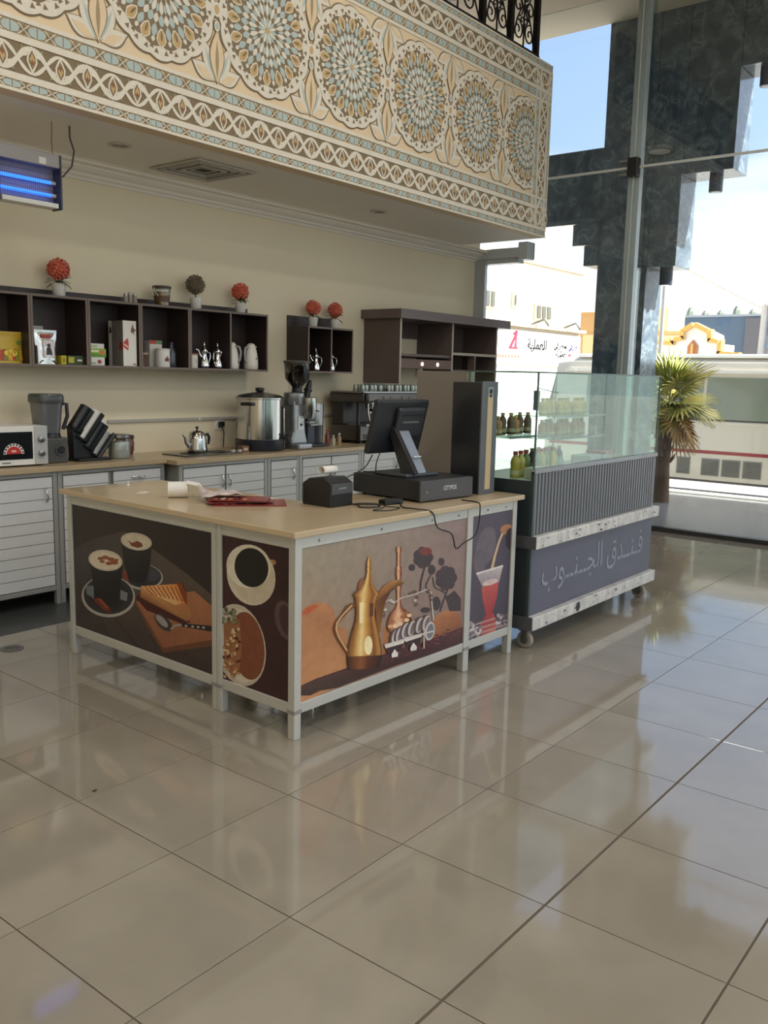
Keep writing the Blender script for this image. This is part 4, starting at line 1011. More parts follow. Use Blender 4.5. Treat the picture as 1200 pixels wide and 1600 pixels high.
fl_ = MB(); fl_.add([(.05, -.05, .085), (.05, .03, .095), (.12, .03, .08), (.12, -.05, .07), (.15, -.06, .03), (.15, .02, .04)], [(0, 3, 2, 1), (3, 4, 5, 2)])
o = obj('loose_flap', fl_, PAPER, t); sm = o.modifiers.new('s', 'SOLIDIFY'); sm.thickness = .001
t = thing('business_card', 'small white card lying on the counter near its far end', 'card', (1.30, 3.10, CT), R(25))
obj('card', B(-.045, .045, -.027, .027, 0, .0012), PAPER, t)
obj('card_print', B(-.03, .01, -.006, .004, .0012, .0016), mat('card_ink', (150, 140, 130), rough=.6), t)
t = thing('end_peg', 'small white peg standing at the far counter edge', 'peg', (1.44, 3.44, CT))
obj('peg', MB().lathe([(.012, 0), (.012, .004), (.006, .006), (.006, .024), (.008, .028)], seg=12), WHITE, t, smooth=40)
# black adapter and cables
t = thing('power_adapter', 'flat black power adapter in front of the cash drawer', 'adapter', (2.02, 1.80, CT), R(-10))
obj('brick', B(-.07, .07, -.03, .03, 0, .03), BLACK, t, bevel=.006)
obj('label_plate', B(-.05, .05, -.02, .02, .03, .0305), DGREY, t)
def cable(label, pts, r=.004, name='cable'):
    pts = [Vector(p) for p in pts]; out = []
    for i in range(len(pts) - 1):
        p0, p1, p2, p3 = pts[max(i - 1, 0)], pts[i], pts[i + 1], pts[min(i + 2, len(pts) - 1)]
        for k in range(6):
            u = k / 6; out.append(.5 * ((2 * p1) + (p2 - p0) * u + (2 * p0 - 5 * p1 + 4 * p2 - p3) * u * u + (3 * p1 - p0 - 3 * p2 + p3) * u ** 3))
    out.append(pts[-1])
    obj(name, MB().tube(out, r, 6), BLACK, smooth=60, label=label, cat='cable')
z = CT + .005
def fr(px, py, off=-.012): # point just in front of the picture panel
    x, zz = at(px, py, 1.51); return (x, 1.51 + off - (x - 1.01) * .0297 + .04, zz)
cable('black cable hanging in a loop over the counter front', [(2.08, 1.78, z), (1.95, 1.66, z), (1.93, 1.56, z + .004), (2.0, 1.50, CT - .01), (2.05, 1.495, CT - .10), (2.18, 1.49, CT - .15), (2.23, 1.49, CT - .24), (2.30, 1.488, CT - .22), (2.40, 1.465, CT - .17), (2.425, 1.462, CT - .02), (2.42, 1.49, CT + .006), (2.44, 1.60, z)])
cable('black cable tangle between printer and adapter', [(1.80, 2.0, z), (1.84, 1.90, z), (1.78, 1.82, z), (1.86, 1.76, z), (1.94, 1.84, z), (1.88, 1.92, z), (1.80, 1.86, z + .008), (1.95, 1.80, z)])
cable('thin black cable curling on the counter below the adapter', [(1.95, 1.78, z), (1.84, 1.72, z), (1.74, 1.70, z), (1.80, 1.64, z), (1.92, 1.66, z), (1.90, 1.74, z)], .003)
cable('black cable drooping from the left of the till screen', [(2.19, 2.08, CT + .25), (2.18, 2.12, CT + .18), (2.14, 2.16, CT + .138), (2.08, 2.20, CT + .10), (2.06, 2.24, z)], .0035)
cable('black cable hanging behind the till stand', [(2.27, 2.08, CT + .27), (2.255, 2.10, CT + .20), (2.27, 2.12, CT + .136), (2.29, 2.17, CT + .133), (2.28, 2.22, CT + .133)], .0035)
# tall slim tower at the counter's right end
tw = thing('slim_tower_unit', 'tall slim black tower with pale vertical front strip at counter end', 'tower unit', (2.74, 1.67, CT), R(-2))
obj('cabinet', B(0, .15, .012, .23, 0, .69), mat('tower_black', (36, 38, 42), rough=.3), tw, bevel=.006)
obj('front_frame', B(-.004, .165, 0, .012, 0, .695), mat('tower_frame', (92, 98, 104), rough=.4), tw, bevel=.004)
obj('front_strip', B(.05, .105, -.004, 0, .03, .60), mat('strip_beige', (196, 176, 142), rough=.5), tw)
obj('strip_head', B(.05, .105, -.004, 0, .60, .66), mat('strip_head', (150, 150, 146), rough=.5), tw)
obj('sensor', MB().lathe([(.015, 0), (.015, .004)], seg=14, M=Matrix.Rotation(pi / 2, 4, 'X')), BLACK, tw, loc=(.078, -.003, .635))
obj('button', MB().lathe([(.009, 0), (.009, .004)], seg=12, M=Matrix.Rotation(pi / 2, 4, 'X')), BLACK, tw, loc=(.078, -.003, .608))
# ================================================================== GLASS DISPLAY TROLLEY
CX0, CX1, CY0, CY1 = 3.03, 5.0, 1.455, 1.98
tr = thing('display_trolley', 'wheeled display trolley with ribbed grey front and glass case', 'trolley', (CX0, CY0, 0)); TW, TD = CX1 - CX0, CY1 - CY0
TG = mat('trolley_dark', (40, 50, 54), rough=.45); RIB = mat('rib_grey', (116, 120, 126), rough=.4, metal=.2)
STN = mat('stained_white_stone', (206, 204, 200), rough=.5, var=.55, scale=16, detail=8, stretch=(1, 1, .6))
n_ = STN.node_tree.nodes
obj('base_box', B(.02, TW - .02, .02, TD, .20, .66), TG, tr)
pn = obj('lettered_panel', B(.0, TW, -.004, .02, .225, .67), mat('slate_blue_panel', (88, 88, 104), rough=.35, var=.18, scale=2.2), tr)
txt = '\uFE8F\uFEEE\u0640\u0640\uFEE8\u0640\u0640\uFEA0\uFEDF\uFE8D \uFED5\uFEAA\u0640\u0640\uFEE8\u0640\uFED3'
obj('lettering', text_mb(txt, .26, (.16, -.006, .40), (1, 0, 0), (0, 0, 1), width=1.64), mat('faded_letter', (146, 148, 162), rough=.4), pn)
for z0, z1, nm in ((.139, .225, 'lower_beam'), (.67, .75, 'upper_beam')):
    obj(nm, B(-.01, TW + .03, -.05, .02, z0, z1), STN, tr, bevel=.006)
    obj('beam_end', B(-.02, .0, -.045, TD, z0, z1), mat('beam_end_dark', (74, 76, 80), rough=.5), tr)
A = Art((0, -.05, .139), (1, 0, 0), (0, 0, 1), base=.0004); rr = random.Random(9)
for k in range(46):
    x = rr.uniform(.05, TW - .05); y = rr.choice((rr.uniform(.01, .075), .531 + rr.uniform(.012, .07))); s_ = rr.uniform(.004, .016)
    A.poly([(x + s_ * 1.6 * cos(a) * rr.uniform(.5, 1.2), y + s_ * .7 * sin(a) * rr.uniform(.5, 1)) for a in (0, 1, 2, 3, 4, 5)], rr.choice(((96, 96, 98), (128, 128, 128), (70, 72, 76), (156, 154, 150))), clip=False)
A.ell(.62, .045, .03, .034, (44, 46, 50), clip=False)
obj('chipped_paint', A.mb, PRINT, tr, kind='stuff')
obj('rib_backing', B(.0, TW, .006, .02, .75, 1.165), mat('rib_back', (64, 68, 74), rough=.5), tr)
NR = 44; rm = None
for k in range(NR):
    x = .012 + k * (TW - .03) / NR
    if rm is None:
        rm = MB().prism([(0, 0), (.004, -.012), (.026, -.012), (.03, 0)], .755, 1.15, 'z').mesh('slat', RIB)
    obj('slat', rm, None, tr, loc=(x, .006, 0))
obj('top_rail', B(-.006, TW + .006, -.014, .02, 1.148, 1.178), mat('rail_light_grey', (138, 142, 148), rough=.35), tr, bevel=.003)
obj('side_panel', B(-.004, .012, .0, TD, .2, 1.10), TG, tr)
obj('side_panel', B(TW - .012, TW + .004, .0, TD, .2, 1.14), mat('side_grey', (150, 152, 154), rough=.5), tr)
obj('corner_post', B(-.006, .016, -.006, .016, .2, 1.16), mat('post_dark_green', (48, 62, 62), rough=.4), tr)
obj('deck', B(.012, TW - .012, .02, TD, 1.08, 1.10), mat('deck_white', (206, 206, 202), rough=.4), tr)
obj('back_rail', B(0, TW, TD - .02, TD, .66, 1.10), TG, tr)
GL2 = thin_glass('case_glass', (232, 242, 238), .0, .26)
GH = 1.775
for nm, a in (('front_glass', (.0, TW * .5 - .002, 0, .006, 1.178, GH)), ('front_glass', (TW * .5 + .002, TW, 0, .006, 1.178, GH)), ('side_glass', (0, .006, .008, TD, 1.10, GH)),
              ('side_glass', (TW - .006, TW, .008, TD, 1.14, GH)), ('top_glass', (0, TW, 0, TD, GH, GH + .006))):
    obj(nm, B(*a), GL2 if nm != 'top_glass' else thin_glass('top_case_glass', (236, 244, 242), .0, .12), tr)
EDG = mat('glass_edge', (70, 92, 88), rough=.2)
for nm, a in (('glass_edge', (-.002, .008, -.002, .008, 1.178, GH)), ('glass_edge', (-.002, TW + .002, -.003, .003, GH - .002, GH + .008)), ('glass_edge', (TW - .004, TW + .002, -.002, .006, 1.178, GH)), ('glass_edge', (-.003, .005, 0, TD, GH - .002, GH + .008)), ('glass_edge', (TW * .62, TW * .62 + .006, TD - .006, TD, 1.1, GH))):
    obj(nm, B(*a), EDG, tr)
SH = ((.02, .62, 1.355), (.62, 1.42, 1.32), (.62, 1.42, 1.475))
for x0, x1, z in SH: obj('glass_shelf', B(x0, x1, .20, TD - .01, z, z + .008), thin_glass('shelf_glass', (190, 205, 200), .15, .6), tr); obj('shelf_lip', B(x0, x1, .194, .2, z - .002, z + .012), mat('lip_grey', (120, 128, 130), rough=.3), tr)
def wheel(x, y):
    w = obj('caster', MB().lathe([(.018, -.018), (.05, -.018), (.055, -.01), (.055, .01), (.05, .018), (.018, .018)], seg=22, M=Matrix.Rotation(pi / 2, 4, 'Y')), mat('caster_tyre', (150, 142, 132), rough=.6), tr, loc=(x, y, .055), smooth=40)
    obj('hub', MB().lathe([(.006, -.021), (.028, -.02), (.028, .02), (.006, .021)], seg=14, M=Matrix.Rotation(pi / 2, 4, 'Y')), STEELB, w, smooth=40)
    obj('fork', MB().prism([(-.03, .13), (.03, .13), (.012, -.01), (-.012, -.01)], -.028, -.022, 'x').prism([(-.03, .13), (.03, .13), (.012, -.01), (-.012, -.01)], .022, .028, 'x').box(-.03, .03, -.035, .035, .06, .085), STEELB, w)
for x, y in ((.06, .04), (TW - .07, .04), (.06, TD - .06), (TW - .07, TD - .06)): wheel(x, y)
# bottles and packs in the case
def bottle_proto(kind):
    body, cap, lab, h, r = kind
    t = thing('juice_bottle', 'x', 'bottle', (0, 0, 0), group='bottles in the display case')
    obj('body', MB().lathe([(r * .9, 0), (r, .006), (r, h * .3), (r * .92, h * .42), (r, h * .55), (r * .9, h * .7), (r * .45, h * .84), (r * .42, h * .9)], seg=14), mat('juice_%d_%d_%d' % body, body, rough=.15, spec=.6), t, smooth=50)
    obj('label_band', MB().lathe([(r * 1.02, h * .12), (r * 1.02, h * .3)], seg=14, cap=False), mat('label_%d_%d_%d' % lab, lab, rough=.5), t, smooth=50)
    obj('cap', MB().lathe([(r * .5, h * .88), (r * .5, h), (r * .4, h * 1.005)], seg=12), mat('cap_%d_%d_%d' % cap, cap, rough=.4), t, smooth=40)
    return t
WHt = (220, 216, 206)
KB = {'yellow': ((206, 176, 84), (178, 60, 50), (214, 205, 160), .17, .032), 'orange': ((198, 132, 72), (214, 190, 120), (226, 200, 150), .125, .030),
      'green': ((120, 128, 92), (180, 64, 54), (206, 196, 160), .17, .032), 'brown': ((112, 84, 70), (196, 170, 120), (196, 176, 150), .145, .028), 'red': ((140, 56, 60), (90, 40, 44), (180, 140, 130), .11, .022), 'blue': ((150, 172, 190), (120, 150, 180), (206, 214, 220), .10, .02), 'gold': ((214, 180, 96), (206, 170, 80), (226, 206, 150), .12, .030)}
protos = {}
ORD = ('first', 'second', 'third', 'fourth', 'fifth', 'sixth', 'seventh', 'eighth', 'ninth', 'tenth', 'eleventh', 'twelfth', 'thirteenth')
def row(kind, x0, dx, n, y, z, where):
    for k in range(n):
        kd = kind if isinstance(kind, str) else kind[k % len(kind)]
        loc = (CX0 + x0 + dx * k, CY0 + y + .01 * ((k * 7) % 3 - 1), z); lab = '%s %s-filled bottle from the left, %s' % (ORD[k], kd, where)
        if kd not in protos: protos[kd] = bottle_proto(KB[kd]); o = protos[kd]; o.location = loc; o['label'] = lab
        else: dup(protos[kd], loc, k * .7, lab)
row(('brown', 'orange', 'brown'), .06, .075, 7, .36, 1.364, 'top left shelf of the glass case')
row(('yellow', 'yellow', 'green'), .09, .085, 3, .20, 1.101, 'floor of the glass case by the tower')
row(('green', 'yellow'), .38, .075, 4, .20, 1.101, 'behind the ribbed front at left')
row('blue', .66, .05, 5, .26, 1.101, 'low row beside the pale packs')
row('gold', .68, .082, 9, .34, 1.484, 'upper right glass shelf')
row('orange', .68, .082, 9, .34, 1.329, 'middle right glass shelf')
row('brown', .70, .068, 7, .42, 1.101, 'back of the case floor behind the packs')
row('red', 1.36, .05, 6, .24, 1.101, 'right end of the case floor')
def pack(label, x, y, z, w, d, h, c, c2):
    t = thing('snack_pack', label, 'pack', (CX0 + x, CY0 + y, z), 0, group='packs in the display case')
    obj('carton', B(0, w, 0, d, 0, h), mat('pack_%d_%d_%d' % c, c, rough=.45), t, bevel=.004)
    obj('carton_print', B(w * .15, w * .85, -.0012, 0, h * .25, h * .75), mat('pack_%d_%d_%d' % c2, c2, rough=.45), t)
pack('white snack carton at left of the case floor', .10, .03, 1.101, .20, .10, .07, (214, 206, 190), (190, 176, 150))
pack('lilac-white carton in the middle of the case floor', .93, .06, 1.101, .26, .16, .10, (196, 192, 204), (170, 168, 190))
pack('red-topped carton right of the lilac carton', 1.21, .08, 1.101, .13, .16, .12, (160, 60, 64), (206, 190, 180))
pack('flat white tray at the front of the case', .36, .03, 1.101, .42, .08, .03, (222, 218, 208), (190, 190, 186))
# tall laminate partition behind the trolley
pt = thing('laminate_partition', 'tall grey-brown laminate partition panel behind the slim tower', 'partition', (3.10, 2.0, 0))
obj('board', B(0, .04, .0, .44, 0, 1.775), mat('taupe_laminate', (132, 126, 118), rough=.45, var=.06, scale=6, stretch=(1, 1, .2)), pt)
obj('edge_strip', B(-.002, .042, -.006, .0, 0, 1.777), mat('taupe_edge', (170, 164, 152), rough=.45), pt)
obj('foot_rail', B(-.06, .10, .02, .42, 0, .02), DGREY, pt)
# ================================================================== BACK WORKTOPS AND CABINETS
SLT = mat('white_slat', (206, 207, 206), rough=.35, var=.04, scale=20); CF = mat('cabinet_aluminium', (168, 168, 164), rough=.4, metal=.45)
HND = mat('chrome_handle', (214, 214, 214), rough=.12, metal=1)
def handle(parent, x, z, vert=True, L=.10, y=0):
    pts = []
    for i in range(9):
        u = i / 8; d = -.006 - .022 * sin(pi * u) ** .7; s_ = (u - .5) * L
        w = .006 * sin(2 * pi * u)
        pts.append((x + w, y + d, z + s_) if vert else (x + s_, y + d, z + w))
    obj('handle', MB().tube(pts, [.006, .007, .006, .006, .007, .006, .006, .007, .006], 8), HND, parent, smooth=60)
slat_cache = {}
def door(cab, x0, x1, z0, z1, hx=None, hv=True, nm='door', pitch=.082, hz=None):
    d = obj(nm, B(x0, x1, .006, .02, z0, z1), mat('door_core', (120, 120, 118), rough=.5), cab)
    n = max(1, round((z1 - z0) / pitch)); p = (z1 - z0) / n
    for k in range(n):
        key = (round(x1 - x0, 3), round(p, 4))
        if key not in slat_cache:
            mb = B(.004, x1 - x0 - .004, -.002, .008, .0025, p - .0025); slat_cache[key] = mb.mesh('slat', SLT)
        obj('slat', slat_cache[key], None, d, loc=(x0, 0, z0 + k * p))
    if hx is not None: handle(d, hx, hz if hz else z1 - .13, hv, .10 if hv else .12)
    return d
def cabinet(label, x0, x1, yf, ztop, spec, leg=True):
    c = thing('base_cabinet', label, 'cabinet', (x0, yf, 0), group='base cabinets along the back wall'); w = x1 - x0; d = WY - yf - .01
    zb = .105
    obj('carcass', B(.0, w, .022, d, zb, ztop), mat('carcass_grey', (140, 140, 136), rough=.5), c)
    for a in (0, w - .035): obj('stile', B(a, a + .035, 0, .024, zb, ztop), CF, c, bevel=.003)
    obj('rail', B(.035, w - .035, 0, .024, zb, zb + .035), CF, c, bevel=.003); obj('rail', B(.035, w - .035, 0, .024, ztop - .03, ztop), CF, c, bevel=.003)
    for a in (0, w - .035):
        for y in (.0, d - .04): obj('leg', B(a, a + .035, y, y + .035, 0, zb), CF, c)
    for s_ in spec: door(c, *s_[:4], **s_[4])
    return c
LZ, LYF, RZ, RYF = 1.03, 4.63, 1.02, 4.52
cabinet('slatted base cabinet under the microwave with tall door', 1.14, 1.675, LYF, LZ - .04, [(.04, .495, .145, .955, dict(hx=.44))])
cabinet('slatted base cabinet left of the microwave at picture edge', .55, 1.135, LYF, LZ - .04, [(.04, .545, .145, .955, dict(hx=.08))])
cabinet('slatted base cabinet with two drawers beside the knife-like cup rack', 1.68, 2.64, LYF, LZ - .04,
        [(.04, .43, .145, .955, dict(hx=None)), (.47, .92, .80, .955, dict(hx=.70, hv=False, nm='drawer', hz=.90)), (.47, .92, .145, .79, dict(hx=.88))])
bpy.data.objects['base_cabinet.002']['label'] = 'slatted base cabinet with a drawer under the glass jar'
cabinet('slatted double-door cabinet under the teapot tray', 2.70, 3.69, RYF, RZ - .04, [(.04, .49, .145, .945, dict(hx=.455)), (.50, .95, .145, .945, dict(hx=.535))])
cabinet('slatted single-door cabinet under the big urn', 3.695, 4.10, RYF, RZ - .04, [(.04, .37, .145, .945, dict(hx=.32))])
cabinet('slatted double-door cabinet under the coffee grinder', 4.105, 5.0, RYF, RZ - .04, [(.04, .44, .145, .945, dict(hx=.41)), (.45, .855, .145, .945, dict(hx=.48))])
cabinet('slatted double-door cabinet under the espresso machine', 5.005, 6.2, RYF, RZ - .04, [(.04, .59, .145, .945, dict(hx=.55)), (.60, 1.155, .145, .945, dict(hx=.64))])
WTM = mat('stone_worktop', (178, 158, 126), rough=.28, var=.1, scale=9)
t = thing('worktop', 'tan worktop under the microwave and blender', 'worktop', (.55, LYF - .03, LZ - .04))
obj('slab', B(0, 2.645 - .55, 0, WY - LYF + .03, 0, .04), WTM, t, bevel=.005)
t2 = thing('worktop', 'longer tan worktop under the urn and espresso machine', 'worktop', (2.655, RYF - .03, RZ - .04))
obj('slab', B(0, 6.25 - 2.655, 0, WY - RYF + .03, 0, .04), WTM, t2, bevel=.005)
# trunking and sockets on the wall
t = thing('cable_trunking', 'thin grey cable trunking along the wall above the worktop', 'trunking', (2.5, WY - .02, 1.30))
obj('trunking', B(.03, 3.2, 0, .02, -.012, .012), mat('trunking_grey', (176, 172, 162), rough=.5), t)
obj('trunking_joint', B(1.0, 1.02, -.002, .02, -.014, .014), WHITE, t)
def socket(label, x, z, w):
    t = thing('wall_socket', label, 'socket', (x, WY, z))
    obj('plate', B(0, w, -.012, 0, 0, .09), WHITE, t, bevel=.004)
    for k in range(2 if w > .1 else 1): obj('switch', B(.02 + k * .07, .04 + k * .07, -.016, -.012, .05, .075), mat('socket_switch', (200, 198, 190), rough=.4), t)
    obj('pin_hole', B(w / 2 - .01, w / 2 + .01, -.0135, -.012, .02, .03), DGREY, t)
socket('white double socket beside the cup rack', 2.37, 1.22, .15); socket('white socket with black plug left of the urn', 3.70, 1.19, .10)
t = thing('wall_plug', 'black plug in the socket left of the urn', 'plug', (3.76, WY - .014, 1.22))
obj('plug', B(-.025, .025, -.045, 0, 0, .05), BLACK, t, bevel=.008)
obj('cord', MB().tube([(0, -.03, 0), (.005, -.05, -.06), (-.01, -.06, -.12), (-.05, -.10, -.185)], .005, 6), BLACK, t, smooth=60)

# ================================================================== WALL SHELVES
ESP = mat('espresso_laminate', (52, 40, 38), rough=.45, var=.15, scale=3, stretch=(.3, 1, 4)); EDGE = mat('taupe_edge_band', (112, 98, 88), rough=.45)
SYF, SZ0, SZ1 = 4.95, 1.745, 2.275
def shelf_box(label, x0, x1, z0, z1, div=(), back_to=None, bx=None):
    t = thing('wall_shelf', label, 'shelf', (x0, SYF, z0), group='dark box shelves on the back wall'); w, h, d, q = x1 - x0, z1 - z0, WY - SYF, .018
    for nm, a in (('side', (0, q, .002, d, 0, h)), ('side', (w - q, w, .002, d, 0, h)), ('bottom', (q, w - q, .002, d, 0, q)), ('top', (q, w - q, .002, d, h - q, h)), ('back', (q, w - q, d - .01, d, q, h - q))):
        obj(nm, B(*a), ESP, t)
    for nm, a in (('edge_band', (0, q, 0, .002, 0, h)), ('edge_band', (w - q, w, 0, .002, 0, h)), ('edge_band', (q, w - q, 0, .002, 0, q)), ('edge_band', (q, w - q, 0, .002, h - q, h))):
        obj(nm, B(*a), EDGE, t)
    for x in div: obj('divider', B(x - x0 - .009, x - x0 + .009, .002, d - .01, q, h - q), ESP, t); obj('edge_band', B(x - x0 - .009, x - x0 + .009, 0, .002, q, h - q), EDGE, t)
    obj('hanging_rail', B(*(bx if bx else (0, w)), d - .018, d, h, (back_to or 2.335) - z0), ESP, t)
    return t
G_ = .003
shelf_box('dark box shelf at the left picture edge holding a crisp bag', 1.18, 1.70 - G_, SZ0, SZ1)
shelf_box('dark box shelf holding the silver coffee bag', 1.70, 2.18 - G_, SZ0, SZ1)
shelf_box('dark box shelf holding the tall white carton', 2.18, 2.67 - G_, SZ0, SZ1)
shelf_box('dark box shelf holding the white canister', 2.67, 3.18 - G_, SZ0, SZ1)
shelf_box('dark double shelf holding coffee pots and white jugs', 3.18, 4.11, SZ0, SZ1, div=(3.645,))
shelf_box('short dark double shelf under two red flower pots', 4.66, 5.35, 1.745, 2.205, div=(5.01,), back_to=2.315)
# brown open display unit at the right end of the back wall
ub = thing('display_shelving', 'brown open wall shelving above the espresso machine', 'shelving', (5.88, 4.74, RZ))
UM = mat('brown_laminate', (98, 84, 80), rough=.45, var=.12, scale=3, stretch=(1, 1, 5)); UL = mat('unit_edge_light', (176, 166, 152), rough=.45)
ud = WY - 4.74; ux = 8.02 - 5.80; top = 2.35 - RZ
obj('side', B(0, .03, .0, ud, .63, top), UM, ub); obj('side', B(1.98, 2.01, .0, ud, .55, top), UM, ub)
obj('top_slab', B(-.06, ux, -.06, ud, top, top + .10), mat('brown_top', (104, 92, 90), rough=.4, var=.1, scale=3), ub, bevel=.003)
obj('divider', B(1.0, 1.03, 0, ud, .78, top), UM, ub)
obj('shelf', B(.03, 1.0, .02, ud, .93, .96), UM, ub); obj('lamp_box', B(.03, 1.0, 0, .34, .80, .90), mat('brown_front', (108, 84, 76), rough=.5), ub)
obj('shelf', B(1.03, 1.98, 0, ud, .97, 1.0), UM, ub); obj('shelf', B(1.03, 1.98, 0, ud, .78, .80), UM, ub)
obj('stile', B(1.50, 1.53, 0, .10, .80, .97), UM, ub)
obj('back', B(.03, 1.0, ud - .012, ud, 1.15, top), UM, ub); obj('back', B(1.03, 1.98, ud - .012, ud, 1.0, top), UM, ub); obj('back', B(1.53, 1.98, ud - .012, ud, .80, .97), UM, ub)
for a in ((0, .03, -.002, 0, .63, top), (1.0, 1.03, -.002, 0, .78, top), (1.98, 2.01, -.002, 0, .55, top), (1.03, 1.98, -.002, 0, .97, 1.0)): obj('edge_band', B(*a), UL, ub)
for x in (.42, .72): obj('spot', MB().lathe([(.022, 0), (.022, .006)], seg=14, M=Matrix.Rotation(pi / 2, 4, 'X')), mat('spot_lit', (255, 240, 210), emit=1.5), ub, loc=(x, -.001, .85))
t = thing('hanging_cup', 'white cylinder hanging below the brown shelving box', 'cup holder', (6.41, 4.86, RZ + .70))
obj('cup', MB().lathe([(.035, 0), (.042, .01), (.042, .10)], seg=18), WHITE, t, smooth=40)
# ================================================================== THINGS ON AND IN THE SHELVES
SB = SZ0 + .018; ST = SZ1
def carton(name, label, cat, x, y, z, w, d, h, c, rz=0, art=None, rough=.5, group=None):
    t = thing(name, label, cat, (x, y, z), rz, group=group)
    obj('carton', B(-w / 2, w / 2, -d / 2, d / 2, 0, h), mat('%s_%d_%d_%d' % ((name,) + c), c, rough=rough), t, bevel=.003)
    if art:
        A = Art((-w / 2, -d / 2, 0), (1, 0, 0), (0, 0, 1), w=w, h=h); art(A, w, h); obj('print', A.mb, PRINT, t)
    return t
def bag(name, label, x, y, z, w, h, d, art, base, rz=0, m=None):
    t = thing(name, label, 'bag', (x, y, z), rz); mb = MB(); nu, nv = 9, 10; vs = []
    rr = random.Random(len(label))
    for sgn in (-1, 1):
        for j in range(nv + 1):
            for i in range(nu + 1):
                u, v = i / nu, j / nv; th = d / 2 * (sin(pi * u) ** .5) * (1 - v ** 4) ** .7 * (.55 + .45 * (1 - v))
                vs.append(((u - .5) * w * (1 - .06 * sin(pi * v)), sgn * (th + .001) + rr.uniform(-.003, .003) * (0 < u < 1), v * h))
    N = (nu + 1) * (nv + 1); fs = []
    for s_ in (0, 1):
        for j in range(nv):
            for i in range(nu):
                a = s_ * N + j * (nu + 1) + i; f = (a, a + 1, a + nu + 2, a + nu + 1); fs.append(f if s_ == 0 else f[::-1])
    for i in range(nu): fs.append((i, i + N, i + N + 1, i + 1))
    for j in range(nv):
        a = j * (nu + 1); fs.append((a, a + nu + 1, a + nu + 1 + N, a + N)); b_ = a + nu; fs.append((b_, b_ + N, b_ + nu + 1 + N, b_ + nu + 1))
    mb.add(vs, fs); obj('pouch', mb, m, t, smooth=50)
    A = Art((-w / 2, -d / 2 - .003, 0), (1, 0, 0), (0, 0, 1), w=w, h=h, base=.0); art(A, w, h)
    # wrap the print onto the bulging front
    V2 = []
    for (px, py, pz) in A.mb.v:
        u, v = px / w + .5, pz / h; th = d / 2 * (max(0, sin(pi * u)) ** .5) * (1 - min(1, v) ** 4) ** .7 * (.55 + .45 * (1 - v))
        V2.append((px, -(th + .006) - (-(d / 2 + .003) - py), pz))
    A.mb.v = V2; obj('print', A.mb, PRINT, t)
    obj('top_seal', B(-w / 2, w / 2, -.003, .003, h, h + .02), m, t)
    return t
def a_chips(A, w, h):
    for k in range(7): A.poly([(w * (.1 + .12 * k), h * .1), (w * (.22 + .12 * k), h * .1), (w * (.3 + .1 * k), h * .5), (w * (.15 + .1 * k), h * .45)], ((206, 160, 40), (176, 60, 40), (120, 130, 50))[k % 3])
    A.poly([(w * .1, h * .55), (w * .9, h * .65), (w * .9, h * .8), (w * .1, h * .72)], (96, 120, 50)); A.ell(w * .55, h * .35, w * .2, h * .12, (226, 200, 70))
bag('crisp_bag', 'yellow crisp bag in the leftmost shelf', 1.56, 5.06, SB, .26, .21, .09, a_chips, None, m=mat('crisp_yellow', (196, 164, 52), rough=.35))
def a_coffee(A, w, h):
    A.poly([(w * .28, h * .2), (w * .82, h * .2), (w * .82, h * .78), (w * .28, h * .78)], (196, 176, 176)); A.poly([(w * .32, h * .23), (w * .78, h * .23), (w * .78, h * .75), (w * .32, h * .75)], (222, 214, 210))
    A.poly([(w * .42, h * .3), (w * .7, h * .3), (w * .66, h * .46), (w * .6, h * .56), (w * .46, h * .52)], (50, 50, 56)); A.ell(w * .57, h * .6, w * .07, h * .06, (60, 54, 56))
    A.poly([(w * .25, h * .84), (w * .7, h * .84), (w * .7, h * .94), (w * .25, h * .94)], (168, 60, 60)); A.poly([(w * .1, h * .02), (w * .9, h * .02), (w * .8, h * .12), (w * .2, h * .12)], (70, 70, 72))
bag('coffee_bag', 'silver coffee bag with portrait label in the second shelf', 1.852, 5.02, SB, .185, .235, .07, a_coffee, None, m=mat('silver_foil', (206, 206, 204), rough=.18, metal=.9))
carton('paper_box', 'white box standing behind the silver coffee bag', 'box', 1.82, 5.15, SB, .13, .10, .285, (196, 190, 186), art=None)
obj('flap', B(-.06, .06, -.052, -.05, .255, .28), mat('flap_grey', (170, 165, 160)), bpy.data.objects['paper_box'])
def a_tea(A, w, h): A.poly([(w * .05, h * .2), (w * .4, h * .2), (w * .4, h * .85), (w * .05, h * .85)], (176, 170, 60)); A.poly([(w * .6, h * .4), (w * .9, h * .4), (w * .9, h * .6), (w * .6, h * .6)], (206, 206, 196))
carton('tea_box', 'dark green tea box lying beside the silver coffee bag', 'box', 2.09, 5.04, SB, .14, .09, .07, (58, 74, 42), art=a_tea)
carton('tea_box', 'small yellow tea box beside the dark green one', 'box', 1.985, 5.03, SB, .045, .08, .068, (186, 172, 44), art=lambda A, w, h: A.ell(w / 2, h / 2, w * .3, h * .3, (150, 130, 30)))
def a_grn(A, w, h): A.poly([(0, 0), (w, 0), (w, h * .35), (0, h * .5)], (96, 140, 40)); A.ell(w * .78, h * .55, w * .13, h * .3, (190, 110, 70)); A.poly([(w * .1, h * .6), (w * .6, h * .6), (w * .6, h * .8), (w * .1, h * .8)], (226, 226, 200))
def a_wh(A, w, h): A.ell(w * .7, h * .45, w * .12, h * .25, (150, 70, 60)); A.poly([(w * .1, h * .2), (w * .5, h * .2), (w * .5, h * .35), (w * .1, h * .35)], (120, 160, 90))
carton('tea_box', 'white tea box at the bottom of the green stack', 'box', 2.272, 5.05, SB, .165, .10, .066, (214, 212, 204), art=a_wh, group='stacked tea boxes')
carton('tea_box', 'green tea box in the middle of the stack', 'box', 2.28, 5.05, SB + .066, .175, .10, .066, (140, 172, 66), art=a_grn, group='stacked tea boxes')
